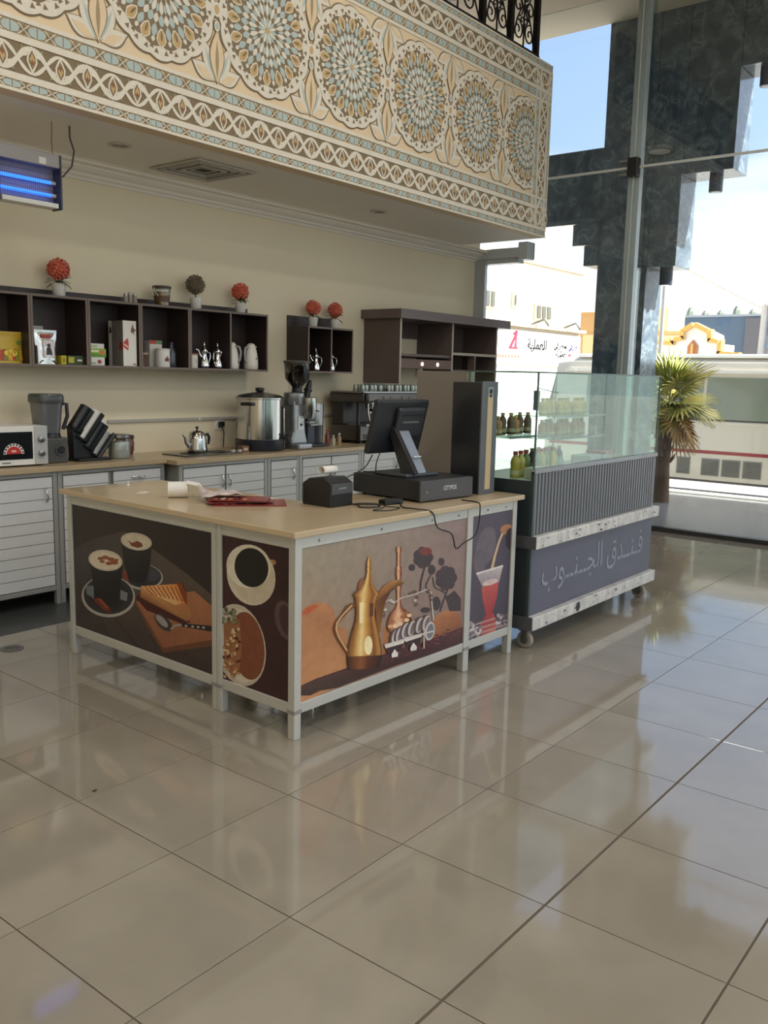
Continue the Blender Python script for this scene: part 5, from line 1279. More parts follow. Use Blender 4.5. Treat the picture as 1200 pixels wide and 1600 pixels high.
carton('tea_box', 'flat white tea box on top of the green stack', 'box', 2.275, 5.05, SB + .132, .16, .09, .04, (206, 206, 196), art=lambda A, w, h: A.poly([(w * .1, h * .3), (w * .6, h * .3), (w * .6, h * .6), (w * .1, h * .6)], (150, 190, 100)), group='stacked tea boxes')
def a_big(A, w, h):
    A.poly([(w * .02, h * .52), (w * .02, h * .42), (w * .36, h * .34), (w * .4, h * .42), (w * .4, h * .56), (w * .32, h * .62)], (176, 70, 62)); A.poly([(w * .05, h * .47), (w * .36, h * .4), (w * .36, h * .44), (w * .05, h * .5)], (226, 200, 190))
    A.poly([(w * .6, h * .82), (w * .74, h * .94), (w * .78, h * .85), (w * .95, h * .8), (w * .82, h * .76), (w * .84, h * .68), (w * .72, h * .74), (w * .58, h * .74)], (110, 70, 62)); A.poly([(w * .7, h * .03), (w * .95, h * .03), (w * .95, h * .06), (w * .7, h * .06)], (120, 120, 116))
t = carton('tall_carton', 'tall white carton with red emblem in the third shelf', 'box', 2.57, 5.065, SB, .13, .20, .365, (222, 218, 208), art=a_big)
A = Art((-.065, .10, 0), (0, -1, 0), (0, 0, 1), w=.20, h=.365); A.poly([(.05, 0), (.20, 0), (.20, .365), (.05, .365)], (120, 116, 110)); A.poly([(.14, .14), (.21, .12), (.21, .18), (.16, .2)], (150, 60, 54)); A.poly([(.01, .26), (.05, .27), (.04, .31), (.02, .32)], (70, 66, 64)); obj('side_print', A.mb, PRINT, t)
t = thing('paper_cup', 'brown paper cup in the shelf behind the bucket', 'cup', (2.75, 5.04, SB)); obj('cup', MB().lathe([(.032, 0), (.042, .10), (.044, .104)], seg=18), mat('kraft_brown', (92, 70, 54), rough=.6), t, smooth=40); obj('lid', MB().lathe([(.046, .10), (.044, .115), (.03, .118)], seg=18), mat('lid_tan', (150, 128, 100), rough=.4), t, smooth=40)
carton('paper_box', 'white box with red and green stripes behind the canister', 'box', 2.93, 5.14, SB, .13, .08, .225, (206, 202, 194), art=lambda A, w, h: (A.poly([(0, h * .86), (w * .5, h * .86), (w * .5, h), (0, h)], (180, 66, 60)), A.poly([(w * .5, h * .86), (w, h * .86), (w, h), (w * .5, h)], (110, 140, 96))))
def canister(label, x, y, r, h, c, lidc, badge):
    t = thing('canister', label, 'canister', (x, y, SB)); obj('tin', MB().lathe([(r * .97, 0), (r, .004), (r, h * .93), (r * .97, h * .94)], seg=24), mat('tin_%d_%d_%d' % c, c, rough=.35), t, smooth=40)
    obj('lid', MB().lathe([(r * 1.03, h * .9), (r * 1.03, h), (r * .9, h * 1.01)], seg=24), mat('lid_%d_%d_%d' % lidc, lidc, rough=.3), t, smooth=40)
    A = Art((-r, -r, 0), (1, 0, 0), (0, 0, 1), w=2 * r, h=h); badge(A, 2 * r, h)
    A.mb.v = [(px, -math.sqrt(max(0, (r + .0012) ** 2 - px * px)) - (-(r) - py) * .4, pz) for px, py, pz in A.mb.v]; obj('print', A.mb, PRINT, t)
canister('white canister with leaf emblem in the fourth shelf', 2.945, 5.03, .062, .155, (222, 220, 216), (200, 198, 194), lambda A, w, h: (A.ell(w * .42, h * .4, w * .1, h * .1, (90, 60, 50)), A.ell(w * .58, h * .4, w * .1, h * .1, (110, 66, 50)), A.ell(w * .5, h * .5, w * .06, h * .1, (80, 50, 44))))
canister('white tin with reddish lid left of the coffee pots', 3.25, 5.03, .06, .125, (216, 210, 200), (150, 90, 74), lambda A, w, h: A.poly([(w * .2, h * .35), (w * .6, h * .35), (w * .6, h * .6), (w * .2, h * .6)], (90, 90, 96)))
t = thing('dark_flask', 'dark glass flask beside the white canister', 'flask', (3.06, 5.06, SB)); obj('body', MB().lathe([(.04, 0), (.043, .01), (.043, .12), (.03, .16), (.018, .18), (.018, .20)], seg=18), mat('smoked_glass', (48, 50, 58), rough=.1, spec=.7), t, smooth=50); obj('cap', MB().lathe([(.022, .195), (.022, .215)], seg=14), BLACK, t)
def dallah_proto(name='coffee_pot'):
    t = thing(name, 'x', 'coffee pot', (0, 0, 0), group='silver coffee pots on the shelves'); t.scale = (1.0, 1.0, 1.16)
    obj('body', MB().lathe([(.036, 0), (.044, .006), (.046, .02), (.038, .05), (.024, .085), (.021, .105), (.024, .12), (.034, .128), (.034, .132)], seg=22), CHROME, t, smooth=50)
    obj('lid', MB().lathe([(.035, .132), (.030, .142), (.016, .156), (.007, .17), (.010, .178), (.006, .186), (.002, .198)], seg=18), CHROME, t, smooth=50)
    obj('spout', MB().tube([(.03, 0, .085), (.048, 0, .11), (.06, 0, .138), (.078, 0, .142)], [.012, .010, .009, .004], 8), CHROME, t, smooth=50)
    obj('handle', MB().tube([(-.028, 0, .122), (-.055, 0, .118), (-.062, 0, .085), (-.05, 0, .05), (-.04, 0, .03)], .005, 7), CHROME, t, smooth=50)
    return t
dp = dallah_proto(); 
for k, (x, z, rz, lab) in enumerate(((3.40, SB, pi - .2, 'left silver Arabic coffee pot in the wide shelf'), (3.555, SB, .2, 'right silver Arabic coffee pot in the wide shelf'), (4.86, SB, 2.2, 'silver coffee pot in the left half of the short shelf'), (5.09, SB, 2.2, 'silver coffee pot in the right half of the short shelf'))):
    if k == 0: dp.location = (x, 5.03, z); dp.rotation_euler = (0, 0, rz); dp['label'] = lab
    else: dup(dp, (x, 5.03, z), rz, lab)
def jug(label, x, rz, y=5.03):
    t = thing('vacuum_jug', label, 'jug', (x, y, SB), rz, group='white vacuum jugs'); t.scale = (1.08, 1.08, 1.12); JM = mat('jug_white', (214, 208, 198), rough=.28)
    obj('body', MB().lathe([(.058, 0), (.062, .006), (.064, .04), (.060, .10), (.050, .155), (.040, .182), (.038, .188)], seg=24), JM, t, smooth=50)
    obj('lid', MB().lathe([(.040, .188), (.036, .202), (.022, .214), (.004, .218)], seg=20), JM, t, smooth=50)
    obj('spout', MB().prism([(.03, .165), (.068, .188), (.066, .194), (.03, .196)], -.014, .014, 'y'), JM, t, bevel=.004)
    obj('handle', MB().tube([(-.038, 0, .185), (-.075, 0, .178), (-.088, 0, .14), (-.082, 0, .08), (-.06, 0, .05)], [.010, .010, .009, .009, .009], 8), mat('jug_handle_grey', (150, 152, 152), rough=.35), t, smooth=50)
    obj('emblem', MB().lathe([(.010, 0), (.010, .002)], seg=10, M=Matrix.Rotation(pi / 2, 4, 'X')), mat('emblem_gold', (150, 130, 96), rough=.4), t, loc=(0, -.061, .09))
jug('white vacuum jug beside the shelf divider', 3.725, 1.9); jug('white vacuum jug with its handle to the left', 3.965, .15)
# pots, bucket and jars on top
def leafy(mb, n, r, z0, seed, L=.07):
    rr = random.Random(seed)
    for k in range(n):
        a = rr.uniform(0, 2 * pi); l = L * rr.uniform(.8, 1.2); w = .014; up = rr.uniform(-.2, .9)
        d = Vector((cos(a), sin(a), 0)); s_ = Vector((-sin(a), cos(a), 0)); b0 = Vector((0, 0, z0)) + d * r; vs = []
        for t_, wd in ((0, .3), (.4, 1), (.75, .8), (1, .05)):
            p = b0 + d * (l * t_) + Vector((0, 0, l * (up * t_ - .5 * t_ * t_))); vs += [p + s_ * w * wd, p + Vector((0, 0, .004)), p - s_ * w * wd]
        mb.add(vs, [(i * 3 + q, i * 3 + q + 1, i * 3 + q + 4, i * 3 + q + 3) for i in range(3) for q in range(2)])
def bloom_ball(c, r, n, seed, sz):
    mb = MB(); rr = random.Random(seed); mb.sphere(c, r * .8, 10, 7)
    for k in range(n):
        zc = 1 - 2 * (k + .5) / n; a = k * 2.39996; q = math.sqrt(1 - zc * zc); d = Vector((q * cos(a), q * sin(a), zc)); o1 = d.orthogonal().normalized(); o2 = d.cross(o1); w = rr.uniform(0, 6.28); e1 = o1 * cos(w) + o2 * sin(w); e2 = d.cross(e1)
        p = Vector(c) + d * (r * rr.uniform(.8, .95)); s_ = sz * rr.uniform(.7, 1.2)
        for g in (e1, -e1, e2, -e2):
            side = d.cross(g); mb.add([p, p + g * s_ * .6 + side * s_ * .35 + d * s_ * .25, p + g * s_ + d * s_ * .5, p + g * s_ * .6 - side * s_ * .35 + d * s_ * .25], [(0, 1, 2, 3)])
    return mb
POT = mat('pot_white', (222, 220, 214), rough=.3); LEAF = mat('leaf_green', (70, 84, 52), rough=.5)
FLW = mat('flower_red', (214, 108, 86), rough=.6, var=.35, scale=60); TOP_ = mat('topiary_grey', (116, 104, 84), rough=.8, var=.35, scale=70)
def pot_plant(label, x, z, kind, s_=1.0, y=5.10, seed=1):
    t = thing('potted_plant', label, 'plant', (x, y, z), seed, group='small potted plants on the shelves'); t.scale = (s_, s_, s_)
    obj('pot', MB().lathe([(.040, 0), (.043, .004), (.055, .098), (.058, .10), (.058, .104), (.050, .104), (.048, .085)], seg=24), POT, t, smooth=40)
    obj('soil', MB().lathe([(.049, .082), (.049, .086)], seg=16), mat('soil', (70, 58, 44), rough=.9), t)
    if kind == 'red':
        obj('stem', MB().tube([(0, 0, .08), (.003, 0, .14)], .007, 6), LEAF, t); mb = MB(); leafy(mb, 9, .008, .12, seed, .095); obj('foliage', mb, LEAF, t); obj('bloom', bloom_ball((.004, 0, .21), .078, 90, seed, .028), FLW, t)
    else:
        obj('stem', MB().tube([(0, 0, .08), (.004, 0, .15)], .006, 6), mat('twig', (90, 74, 54), rough=.8), t); obj('ball', bloom_ball((.004, 0, .215), .084, 130, seed, .022), TOP_, t)
pot_plant('white pot with a tall red flower ball above the silver coffee bag', 2.03, ST, 'red', 1.0, seed=1)
pot_plant('white pot with grey-brown topiary ball on the shelves', 3.37, ST, 'grey', 1.0, seed=2)
pot_plant('white pot with red flower and leaves above the vacuum jugs', 3.90, ST, 'red', .95, seed=3)
pot_plant('white pot with red flower on the left of the short shelf', 4.89, 2.205, 'red', .92, seed=4)
pot_plant('white pot with red flower on the right of the short shelf', 5.22, 2.205, 'red', .92, seed=5)
for k, (x, h, lab) in enumerate(((2.62, .075, 'leftmost small grey shaker on the shelves'), (2.665, .085, 'middle small grey shaker on the shelves'), (2.71, .08, 'rightmost small grey shaker on the shelves'))):
    t = thing('spice_shaker', lab, 'shaker', (x, 5.08, ST), group='small grey shakers'); obj('jar', MB().lathe([(.018, 0), (.019, h * .8), (.015, h * .84)], seg=14), mat('shaker_grey', (150, 142, 128), rough=.3), t, smooth=40); obj('cap', MB().lathe([(.017, h * .82), (.017, h), (.012, h * 1.04)], seg=14), STEELB, t, smooth=40)
t = thing('handled_bucket', 'clear bucket of brown biscuits with dark lid on the shelves', 'bucket', (2.985, 5.08, ST))
obj('contents', MB().lathe([(.056, .004), (.066, .12)], seg=20), mat('biscuit_brown', (150, 112, 66), rough=.7, var=.4, scale=40), t, smooth=40)
obj('tub', MB().lathe([(.060, 0), (.074, .15)], seg=24, cap=False), CLEAR, t, smooth=40); obj('label_band', MB().lathe([(.0645, .035), (.0695, .085)], seg=24, cap=False), mat('bucket_label', (92, 66, 46), rough=.5), t, smooth=40)
obj('lid', MB().lathe([(.078, .146), (.08, .15), (.08, .166), (.07, .17)], seg=24), mat('lid_darkbrown', (62, 54, 50), rough=.4), t, smooth=40)
obj('bail', MB().tube([(-.079, 0, .155), (-.09, -.02, .12), (-.075, -.05, .08)], .003, 6), WHITE, t)

# ================================================================== THINGS ON THE BACK WORKTOPS
# microwave
mw = thing('microwave', 'white microwave with dark door and red fan-shaped sticker', 'microwave', (1.155, 4.74, LZ), R(-4))
obj('housing', B(0, .50, .012, .40, .012, .29), WHITE, mw, bevel=.008)
obj('door', B(0, .40, 0, .012, .012, .29), WHITE, mw, bevel=.003); obj('door_glass', B(.0, .385, -.003, 0, .055, .25), mat('oven_glass', (26, 30, 32), rough=.1), mw)
cp_ = obj('control_panel', B(.402, .50, 0, .012, .012, .29), mat('panel_silver', (196, 196, 194), rough=.3, metal=.3), mw, bevel=.002)
for z in (.195, .095): obj('dial', MB().lathe([(.026, 0), (.024, .018), (.02, .02)], seg=20, M=Matrix.Rotation(pi / 2, 4, 'X')), STEELB, cp_, loc=(.452, 0, z), smooth=40)
obj('badge', B(.16, .22, -.004, 0, .03, .036), DGREY, mw)
for x in (.04, .46): obj('foot', MB().lathe([(.014, 0), (.014, .014)], seg=10), BLACK, mw, loc=(x, .05, 0)); obj('foot', MB().lathe([(.014, 0), (.014, .014)], seg=10), BLACK, mw, loc=(x, .35, 0))
A = Art((.17, -.003, .095), (1, 0, 0), (0, 0, 1), base=.0008)
A.ell(.075, 0, .075, .075, (226, 220, 214), a0=0, a1=180, clip=False)
for k in range(9): a = R(10 + 20 * k); A.ell(.075 + .066 * cos(a), .066 * sin(a), .008, .008, (70, 60, 60), clip=False, n=8)
A.ell(.075, 0, .054, .054, (190, 50, 46), a0=0, a1=180, clip=False); A.ell(.075, .02, .02, .008, (226, 190, 180), clip=False)
obj('sticker', A.mb, PRINT, mw)
# tub blender
bl = thing('blender', 'dark blender with big ribbed jug next to the microwave', 'blender', (1.775, 4.88, LZ))
obj('base', B(-.10, .10, -.09, .11, 0, .19), mat('blender_grey', (78, 78, 76), rough=.35), bl, bevel=.012)
kb = obj('dial', MB().lathe([(.045, 0), (.042, .012)], seg=24, M=Matrix.Rotation(pi / 2, 4, 'X')), STEELB, bl, loc=(.03, -.09, .10), smooth=40); obj('dial_face', MB().lathe([(.033, 0), (.031, .02)], seg=24, M=Matrix.Rotation(pi / 2, 4, 'X')), BLACK, kb, smooth=40)
obj('collar', MB().lathe([(.085, .19), (.075, .225)], seg=24), BLACK, bl, smooth=40)
def sq_loft(prof, n=24):
    mb = MB(); vs = []
    for h, z in prof:
        for k in range(n):
            a = 2 * pi * k / n; c, s_ = cos(a), sin(a); q = (abs(c) ** 4 + abs(s_) ** 4) ** -.25; vs.append((h * c * q, h * s_ * q, z))
    m_ = len(prof); fs = [(i * n + k, i * n + (k + 1) % n, (i + 1) * n + (k + 1) % n, (i + 1) * n + k) for i in range(m_ - 1) for k in range(n)] + [tuple(range(n - 1, -1, -1)), tuple(range((m_ - 1) * n, m_ * n))]
    return mb.add(vs, fs)
obj('jug', sq_loft([(.078, .225), (.085, .26), (.10, .45)]), mat('smoky_jug', (96, 98, 100), rough=.12, spec=.7), bl, smooth=40, loc=(-.02, 0, 0))
obj('lid', sq_loft([(.108, .45), (.11, .46), (.11, .50), (.10, .515)]), mat('lid_smoke', (70, 74, 74), rough=.3), bl, smooth=40, loc=(-.02, 0, 0))
obj('handle', MB().tube([(.06, -.06, .44), (.10, -.08, .44), (.105, -.08, .35), (.07, -.07, .25)], .014, 8), BLACK, bl, smooth=50)
# slanting cup and lid dispenser
cd = thing('cup_dispenser', 'black slanting cup and lid rack beside the blender', 'cup rack', (2.10, 4.86, LZ))
obj('base', B(-.15, .14, -.09, .10, 0, .022), BLACK, cd, bevel=.006)
obj('spine', MB().prism([(-.16, .02), (.06, .02), (-.10, .30), (-.17, .26)], -.04, .04, 'y'), BLACK, cd, bevel=.006)
tilt = R(52)
def bin_(k, ox, oz, L, w, c_in):
    M = Matrix.Translation((ox, 0, oz)) @ Matrix.Rotation(-tilt, 4, 'Y')
    def bx(*a):
        m = B(*a); m.v = [tuple(M @ Vector(q)) for q in m.v]; return m
    b_ = obj('bin', bx(0, L, -.06, .06, -w, -w + .006), BLACK, cd)
    obj('bin_wall', bx(0, L, -.06, -.054, -w, -w * .25), mat('bin_smoke', (40, 42, 44), rough=.2), b_); obj('bin_wall', bx(0, L, .054, .06, -w, w * .35), BLACK, b_); obj('bin_end', bx(0, .006, -.06, .06, -w, w), BLACK, b_)
    m = MB(); m.lathe([(.045, 0), (.048, L * .9), (.050, L * .92)], (0, 0, 0), 18, M=Matrix.Rotation(pi / 2, 4, 'Y')); m.v = [tuple(M @ Vector((x + .02, y, z))) for x, y, z in m.v]
    obj('cup_stack', m, c_in, b_, smooth=40)
for k, (ox, oz, L, w, c_) in enumerate(((-.15, .24, .21, .045, mat('lid_black', (30, 31, 33), rough=.35)), (-.10, .165, .27, .05, PAPER), (-.045, .095, .24, .045, mat('cup_dark', (44, 44, 46), rough=.4)), (.01, .035, .22, .04, mat('cup_clear_grey', (170, 172, 170), rough=.2)))): bin_(k, ox, oz, L, w, c_)
obj('front_arm', MB().tube([(.04, -.06, .02), (.19, -.06, .20)], [.014, .018], 6), BLACK, cd)
# jars
t = thing('glass_jar', 'clear glass jar of white sugar with metal lid', 'jar', (2.37, 4.86, LZ)); t.scale = (1.18, 1.18, 1.2)
obj('sugar', MB().lathe([(.068, .004), (.07, .01), (.07, .11)], seg=22), mat('sugar_white', (226, 222, 216), rough=.8), t, smooth=40); obj('jar', MB().lathe([(.072, 0), (.075, .006), (.075, .13), (.066, .142)], seg=26), CLEAR, t, smooth=40)
obj('lid', MB().lathe([(.07, .14), (.07, .158), (.066, .16)], seg=26), STEELB, t, smooth=40)
t = thing('red_jar', 'dark red jar with brown lid behind the sugar jar', 'jar', (2.58, 5.08, LZ)); t.scale = (1.15, 1.15, 1.15)
obj('jar', MB().lathe([(.055, 0), (.066, .03), (.068, .09), (.06, .118)], seg=24), mat('plum_glass', (104, 58, 52), rough=.2, var=.3, scale=20), t, smooth=40); obj('lid', MB().lathe([(.066, .115), (.068, .118), (.068, .14), (.06, .144)], seg=24), mat('lid_maroon', (70, 48, 46), rough=.4), t, smooth=40)
# tray, teapot
ty = thing('draining_tray', 'flat dark steel tray under the teapot', 'tray', (3.22, 4.82, RZ))
obj('plate', B(-.33, .30, -.16, .17, 0, .012), mat('tray_steel', (110, 108, 104), rough=.25, metal=.8), ty, bevel=.004)
for k in range(2): obj('ring', MB().lathe([(.085, .012), (.09, .016), (.075, .018), (.07, .012)], (.0 - .16 + k * .28, 0, 0), 26, cap=False), mat('ring_dark', (60, 58, 56), rough=.4), ty, smooth=40)
tp_ = thing('steel_teapot', 'small steel teapot standing on the tray', 'teapot', (3.17, 4.86, RZ + .0185), pi * .98); tp_.scale = (1.2, 1.2, 1.2)
obj('body', MB().lathe([(.068, 0), (.074, .006), (.074, .02), (.066, .09), (.058, .125), (.052, .132)], seg=28), STEEL, tp_, smooth=50)
obj('lid', MB().lathe([(.054, .132), (.05, .142), (.025, .152), (.006, .155)], seg=24), STEEL, tp_, smooth=50); obj('knob', MB().lathe([(.006, .155), (.006, .168), (.012, .172), (.012, .18), (.004, .184)], seg=14), BLACK, tp_, smooth=50)
obj('spout', MB().tube([(.062, 0, .04), (.095, 0, .07), (.105, 0, .11), (.125, 0, .128)], [.018, .013, .010, .008], 10), STEEL, tp_, smooth=50)
obj('handle', MB().tube([(-.055, 0, .118), (-.095, 0, .125), (-.108, 0, .10), (-.10, 0, .05)], [.009, .011, .011, .008], 8), BLACK, tp_, smooth=50)
for k, (x, y, c, lab) in enumerate(((3.46, 4.72, (200, 196, 190), 'left tiny white cup in front of the urn'), (3.52, 4.70, (206, 204, 200), 'right tiny white cup in front of the urn'))):
    t = thing('tiny_cup', lab, 'cup', (x, y, RZ), group='tiny cups by the urn'); obj('cup', MB().lathe([(.014, 0), (.018, .008), (.022, .032), (.021, .034)], seg=16), mat('tiny_cup', c, rough=.2), t, smooth=50); obj('rim', MB().lathe([(.0215, .032), (.0225, .036)], seg=16), STEELB, t)
carton('sachet_box', 'small brown box between the tiny cups and the urn', 'box', 3.60, 4.74, RZ, .08, .07, .06, (120, 84, 66), art=lambda A, w, h: A.poly([(w * .2, h * .3), (w * .8, h * .3), (w * .8, h * .7), (w * .2, h * .7)], (196, 180, 160)))
# big urn
ur = thing('hot_water_urn', 'big polished steel hot water urn with dark base', 'urn', (3.90, 4.84, RZ)); ur.scale = (1.2, 1.2, 1.18)
obj('base', MB().lathe([(.185, 0), (.19, .006), (.19, .085), (.184, .092)], seg=36), mat('urn_base_navy', (34, 38, 48), rough=.35), ur, smooth=40)
obj('tank', MB().lathe([(.182, .09), (.182, .40), (.19, .404), (.19, .414)], seg=40), STEEL, ur, smooth=40)
obj('lid', MB().lathe([(.188, .414), (.16, .432), (.06, .452), (.02, .456)], seg=36), STEELB, ur, smooth=40); obj('knob', MB().lathe([(.022, .455), (.035, .468), (.035, .485), (.02, .49)], seg=18), BLACK, ur, smooth=40)
for a in (R(200), R(20)):
    o = obj('handle', B(.0, .05, -.05, .05, -.012, .012), BLACK, ur, bevel=.006, loc=(.178 * cos(a), .178 * sin(a), .365), rot=(0, 0, a))
dz = R(-62); o = obj('sight_glass', B(-.006, .014, -.012, .012, 0, .24), BLACK, ur, loc=(.178 * cos(dz), .178 * sin(dz), .11), rot=(0, 0, dz), bevel=.003); obj('gauge_tube', MB().tube([(.017, 0, .015), (.017, 0, .225)], .005, 8), CHROME, o, smooth=50)
tb = obj('tap', MB().tube([(.0, 0, 0), (.05, 0, 0), (.06, 0, -.03)], .012, 10), BLACK, ur, loc=(.18 * cos(dz), .18 * sin(dz), .105), rot=(0, 0, dz), smooth=50); obj('tap_lever', B(.035, .06, -.015, .015, .012, .03), BLACK, tb, bevel=.004)
db = R(-48); A = Art((0, -.06, 0), (0, 1, 0), (0, 0, 1), base=.0006); A.ell(.06, .04, .042, .026, (226, 224, 220), clip=False); A.poly([(.035, .032), (.05, .032), (.055, .045), (.04, .05)], (60, 64, 80), clip=False); A.poly([(.06, .03), (.085, .028), (.085, .05), (.07, .055)], (40, 44, 58), clip=False)
obj('badge', A.mb, PRINT, ur, loc=(.192 * cos(db), .192 * sin(db), .005), rot=(0, 0, db))
# grinder
gr = thing('coffee_grinder', 'silver coffee grinder with bean-filled funnel hopper', 'grinder', (4.27, 4.72, RZ)); gr.scale = (1.12, 1.12, 1.16)
GSM = mat('cast_silver', (158, 160, 162), rough=.28, metal=.75)
obj('foot', MB().prism([(-.085, -.11), (.085, -.11), (.095, .0), (.085, .12), (-.085, .12), (-.095, 0)], 0, .045, 'z'), GSM, gr, bevel=.012)
obj('column', MB().prism([(-.10, .04), (.10, .04), (.07, .14), (.05, .40), (-.05, .40), (-.075, .40), (-.075, .14)], -.04, .10, 'y'), GSM, gr, bevel=.015)
obj('head', MB().lathe([(.085, .36), (.09, .37), (.09, .455), (.082, .462)], seg=28), GSM, gr, smooth=40, loc=(-.005, .03, 0))
obj('doser', MB().lathe([(.05, .25), (.062, .30), (.062, .42), (.055, .425)], seg=24), STEEL, gr, smooth=40, loc=(.09, -.06, 0)); obj('doser_lever', MB().tube([(.09, -.06, .33), (.15, -.12, .31)], .006, 6), BLACK, gr)
obj('switch_plate', B(-.03, .04, -.046, -.04, .16, .27), mat('plate_light', (196, 198, 198), rough=.3, metal=.4), gr); obj('switch', B(-.005, .02, -.052, -.045, .19, .21), BLACK, gr); obj('dosing_fork', B(.05, .12, -.10, -.05, .215, .225), STEELB, gr)
obj('neck', MB().lathe([(.055, .462), (.045, .47), (.042, .50)], seg=22), BLACK, gr, smooth=40)
obj('beans', MB().lathe([(.038, .50), (.044, .515), (.096, .575), (.105, .625)], seg=26), mat('coffee_beans', (52, 40, 34), rough=.6, bump=1, bscale=150), gr, smooth=40)
obj('hopper', MB().lathe([(.042, .50), (.048, .512), (.102, .572), (.112, .70)], seg=28, cap=False), thin_glass('smoked_hopper', (168, 156, 146), .06, .6), gr, smooth=40); obj('hopper_lid', MB().lathe([(.116, .698), (.118, .702), (.118, .716), (.11, .72)], seg=28), mat('hopper_lid', (76, 72, 70), rough=.35), gr, smooth=40)
# blade blender with lever
jb = thing('cup_blender', 'blue-black bar blender with lever beside the grinder', 'blender', (4.60, 4.84, RZ)); jb.scale = (1.1, 1.1, 1.12)
obj('tower', B(-.10, .0, -.05, .12, 0, .42), mat('blender_navy', (46, 56, 70), rough=.35), jb, bevel=.012); obj('lever', MB().tube([(-.05, .02, .42), (-.02, .02, .52), (0, .02, .58)], [.035, .03, .018], 12), BLACK, jb, smooth=50)
obj('lever_collar', MB().lathe([(.04, 0), (.04, .012)], seg=16), BLACK, jb, loc=(-.03, .02, .49), rot=(0, .3, 0)); obj('foot', B(-.10, .13, -.10, .12, 0, .025), DGREY, jb, bevel=.006)
obj('jug', MB().lathe([(.06, .025), (.065, .03), (.068, .19)], seg=24), mat('smoky_cup', (70, 70, 74), rough=.15), jb, smooth=40, loc=(.06, 0, 0)); obj('jug_sleeve', MB().lathe([(.07, .19), (.07, .37), (.066, .38)], seg=24), STEELB, jb, smooth=40, loc=(.06, 0, 0)); obj('shelf', B(-.10, .0, -.09, -.05, .19, .20), STEELB, jb)
for k, (x, c, h, lab) in enumerate(((4.84, (120, 50, 44), .16, 'small red-capped sauce bottle right of the bar blender'), (4.90, (176, 168, 150), .10, 'small clear spice jar left of the espresso machine'), (4.955, (150, 130, 92), .12, 'small yellowish syrup bottle by the espresso machine'))):
    t = thing('small_bottle', lab, 'bottle', (x, 4.84 - .03 * k, RZ)); obj('body', MB().lathe([(.022, 0), (.024, h * .6), (.010, h * .8), (.010, h * .9)], seg=14), mat('small_bottle_%d' % k, c, rough=.2), t, smooth=50); obj('cap', MB().lathe([(.012, h * .88), (.012, h)], seg=12), mat('small_cap_%d' % k, (160, 60, 50) if k == 0 else (220, 216, 206), rough=.4), t)
# espresso machine
es = thing('espresso_machine', 'dark espresso machine with glasses on its rail', 'espresso machine', (5.22, 4.72, RZ)); EW = 1.04
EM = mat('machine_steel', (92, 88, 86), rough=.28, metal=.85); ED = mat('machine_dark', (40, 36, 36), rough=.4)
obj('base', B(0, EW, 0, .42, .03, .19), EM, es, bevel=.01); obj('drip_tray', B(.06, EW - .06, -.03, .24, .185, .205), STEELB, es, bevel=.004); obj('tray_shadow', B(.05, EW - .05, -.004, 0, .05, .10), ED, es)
obj('back_body', B(.02, EW - .02, .26, .42, .19, .45), ED, es, bevel=.006); obj('head', B(-.03, EW + .03, -.06, .42, .43, .53), EM, es, bevel=.02, seg=3); obj('cup_rail', B(-.02, EW + .02, -.05, .41, .53, .545), STEELB, es)
for x in (0, EW): obj('side_cap', MB().lathe([(.055, -.02), (.055, .02)], seg=22, M=Matrix.Rotation(pi / 2, 4, 'Y')), BLACK, es, loc=(x, -.04, .48), smooth=40); obj('frame_post', B(x - .012, x + .012, .02, .05, .03, .45), BLACK, es)
for x in (.05, EW - .05):
    for y in (.04, .38): obj('foot', MB().lathe([(.02, 0), (.02, .03)], seg=12), BLACK, es, loc=(x, y, 0))
for x in (.28, .72):
    g = obj('group_head', MB().lathe([(.05, .36), (.055, .38), (.055, .44)], seg=20), STEEL, es, loc=(x, .10, 0), smooth=40); obj('portafilter', MB().tube([(0, 0, .35), (0, -.18, .335)], [.02, .014], 10), BLACK, g, smooth=50); obj('spout', MB().tube([(0, 0, .35), (0, 0, .31)], .012, 8), STEEL, g)
for x in (.30, .42, .62, .74): obj('button', MB().lathe([(.010, 0), (.010, .005)], seg=12, M=Matrix.Rotation(pi / 2, 4, 'X')), BLACK, es, loc=(x, -.06, .48))
for x, dx in ((.08, -.04), (EW - .08, .04)): obj('steam_wand', MB().tube([(x, -.03, .43), (x + dx, -.07, .34), (x + dx * .6, -.08, .23)], .007, 8), STEEL, es, smooth=50)
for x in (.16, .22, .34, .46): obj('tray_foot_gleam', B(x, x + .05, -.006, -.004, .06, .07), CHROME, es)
# glasses upturned on the machine
gp_ = None; rr = random.Random(11); gi = 0
gpos = [(5.24 + .072 * k, 4.72 + .09 * r_ + .012 * (k % 2)) for r_ in range(2) for k in range(14)]
for k, (x, y) in enumerate(gpos):
    if k % 14 in (5,) : continue
    lab = '%s %s glass from the left on the espresso machine, %s row' % (ORD[min(12, k % 14)] if k % 14 < 13 else 'last', 'upturned', 'front' if k < 14 else 'rear')
    if gp_ is None:
        gp_ = thing('drinking_glass', lab, 'glass', (x, y, RZ + .545), group='glasses on the espresso machine')
        obj('wall', MB().lathe([(.030, 0), (.031, .002), (.026, .05), (.025, .07), (.024, .07), (.0245, .05), (.0295, .003)], seg=18, cap=False), thin_glass('tumbler_glass', (225, 230, 226), .16, .9), gp_, smooth=40); obj('foot', MB().lathe([(.025, .066), (.026, .070), (.022, .072)], seg=18), thin_glass('tumbler_glass', (225, 230, 226), .16, .9), gp_, smooth=40)
    else: dup(gp_, (x, y, RZ + .545), rr.uniform(0, 3), lab)

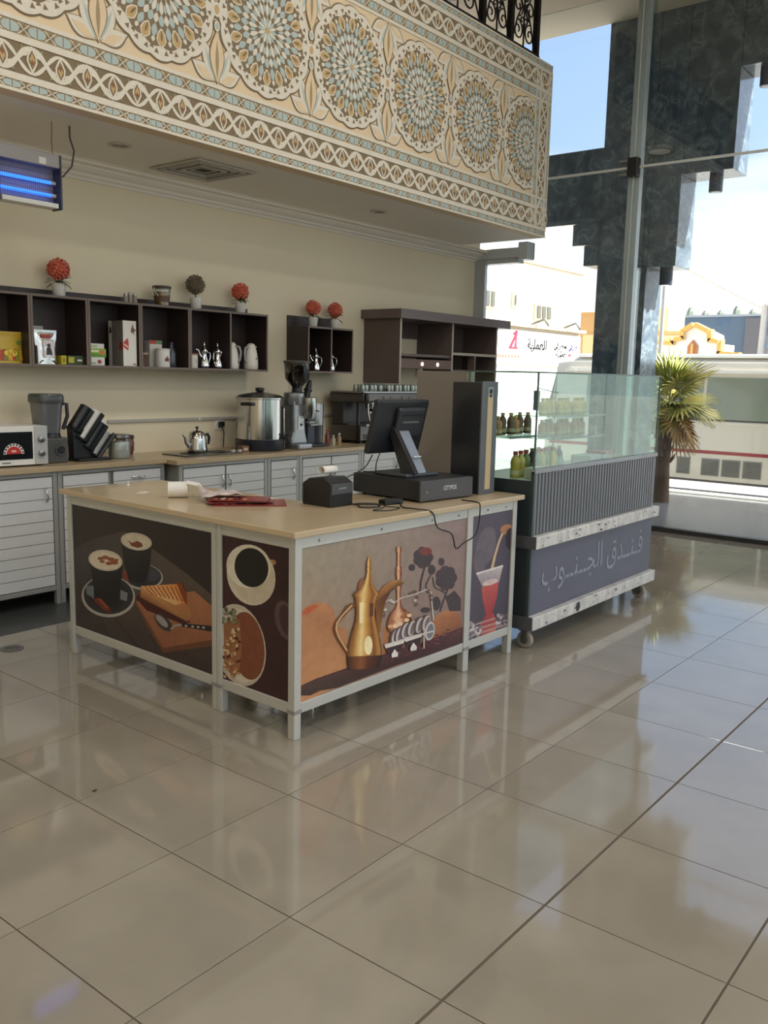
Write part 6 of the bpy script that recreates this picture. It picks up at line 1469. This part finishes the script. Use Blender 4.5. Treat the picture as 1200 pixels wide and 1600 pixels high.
# ================================================================== INSECT KILLER, FLOOR PLATE
uv = thing('insect_killer', 'hanging insect killer lamp with two glowing blue tubes', 'insect killer', (1.12, 4.25, 2.775), R(0))
UD = mat('uv_housing', (52, 56, 70), rough=.4); W_ = .43; H_ = .34
obj('top_housing', B(0, W_ - .01, 0, .10, H_ - .085, H_), mat('uv_top_grey', (150, 144, 142), rough=.35, metal=.3), uv, bevel=.004)
obj('end_cap', B(W_ - .014, W_, -.008, .11, -.005, H_), UD, uv, bevel=.006); obj('end_cap', B(-.02, .0, -.008, .11, -.005, H_), UD, uv, bevel=.006)
obj('back_grid', B(0, W_ - .014, .085, .09, .03, H_ - .085), mat('uv_back', (150, 142, 146), rough=.5), uv)
obj('tray', B(.01, W_ - .03, -.004, .10, 0, .03), mat('tray_light', (196, 196, 192), rough=.3), uv, bevel=.003)
UVB = mat('uv_blue_glow', (46, 110, 255), emit=1.8)
for z in (.085, .165): obj('uv_tube', MB().tube([(.02, .05, z), (W_ - .05, .05, z)], .011, 12), UVB, uv, smooth=50); obj('tube_end', MB().tube([(W_ - .05, .05, z), (W_ - .02, .05, z)], .012, 10), WHITE, uv)
GRD = mat('grid_wire', (70, 70, 96), rough=.4, metal=.5)
mb = MB()
for k in range(30): x = .01 + k * (W_ - .03) / 29; mb.tube([(x, .006, .03), (x, .006, H_ - .085)], .0009, 4)
for k in range(7): z = .035 + k * .035; mb.tube([(.0, .004, z), (W_ - .014, .004, z)], .0012, 4)
obj('guard_grid', mb, GRD, uv, kind='stuff')
obj('price_sticker', B(.27, .32, -.001, 0, H_ - .075, H_ - .035), PAPER, uv)
obj('hook_wire', MB().tube([(W_ - .03, .05, H_), (W_ - .035, .05, H_ + .10), (W_ - .03, .05, ZC - 2.775)], .0025, 6), mat('wire_red', (110, 76, 66), rough=.6), uv)
obj('power_cord', MB().tube([(W_ + .0, .05, H_ - .12), (W_ + .04, .05, H_ - .12), (W_ + .11, .05, H_ - .04), (W_ + .13, .05, H_ + .06), (W_ + .10, .05, H_ + .14), (W_ + .10, .05, ZC - 2.775)], .006, 8), mat('cord_grey', (72, 62, 58), rough=.6), uv, smooth=60)
t = thing('floor_plate', 'small grey oval plate lying on the floor by the counter leg', 'floor plate', (.86, 3.86, 0), R(-45))
obj('plate', MB().lathe([(.07, 0), (.07, .004), (.064, .006)], seg=24), mat('plate_grey', (110, 110, 106), rough=.4, metal=.4), t, smooth=40); obj('slot', B(-.04, .04, -.006, .006, .006, .007), DGREY, t)
t = thing('floor_crumb', 'tiny dark crumb on the floor near a tile joint', 'crumb', (.0, 0, 0)); X_, Y_ = atz(148, 1236, 0); t.location = (X_, Y_, 0)
obj('crumb', MB().sphere((0, 0, .003), .009, 8, 5, sc=(1.3, .8, .35)), mat('crumb_brown', (70, 54, 42), rough=.8), t)
bpy.context.view_layer.update()
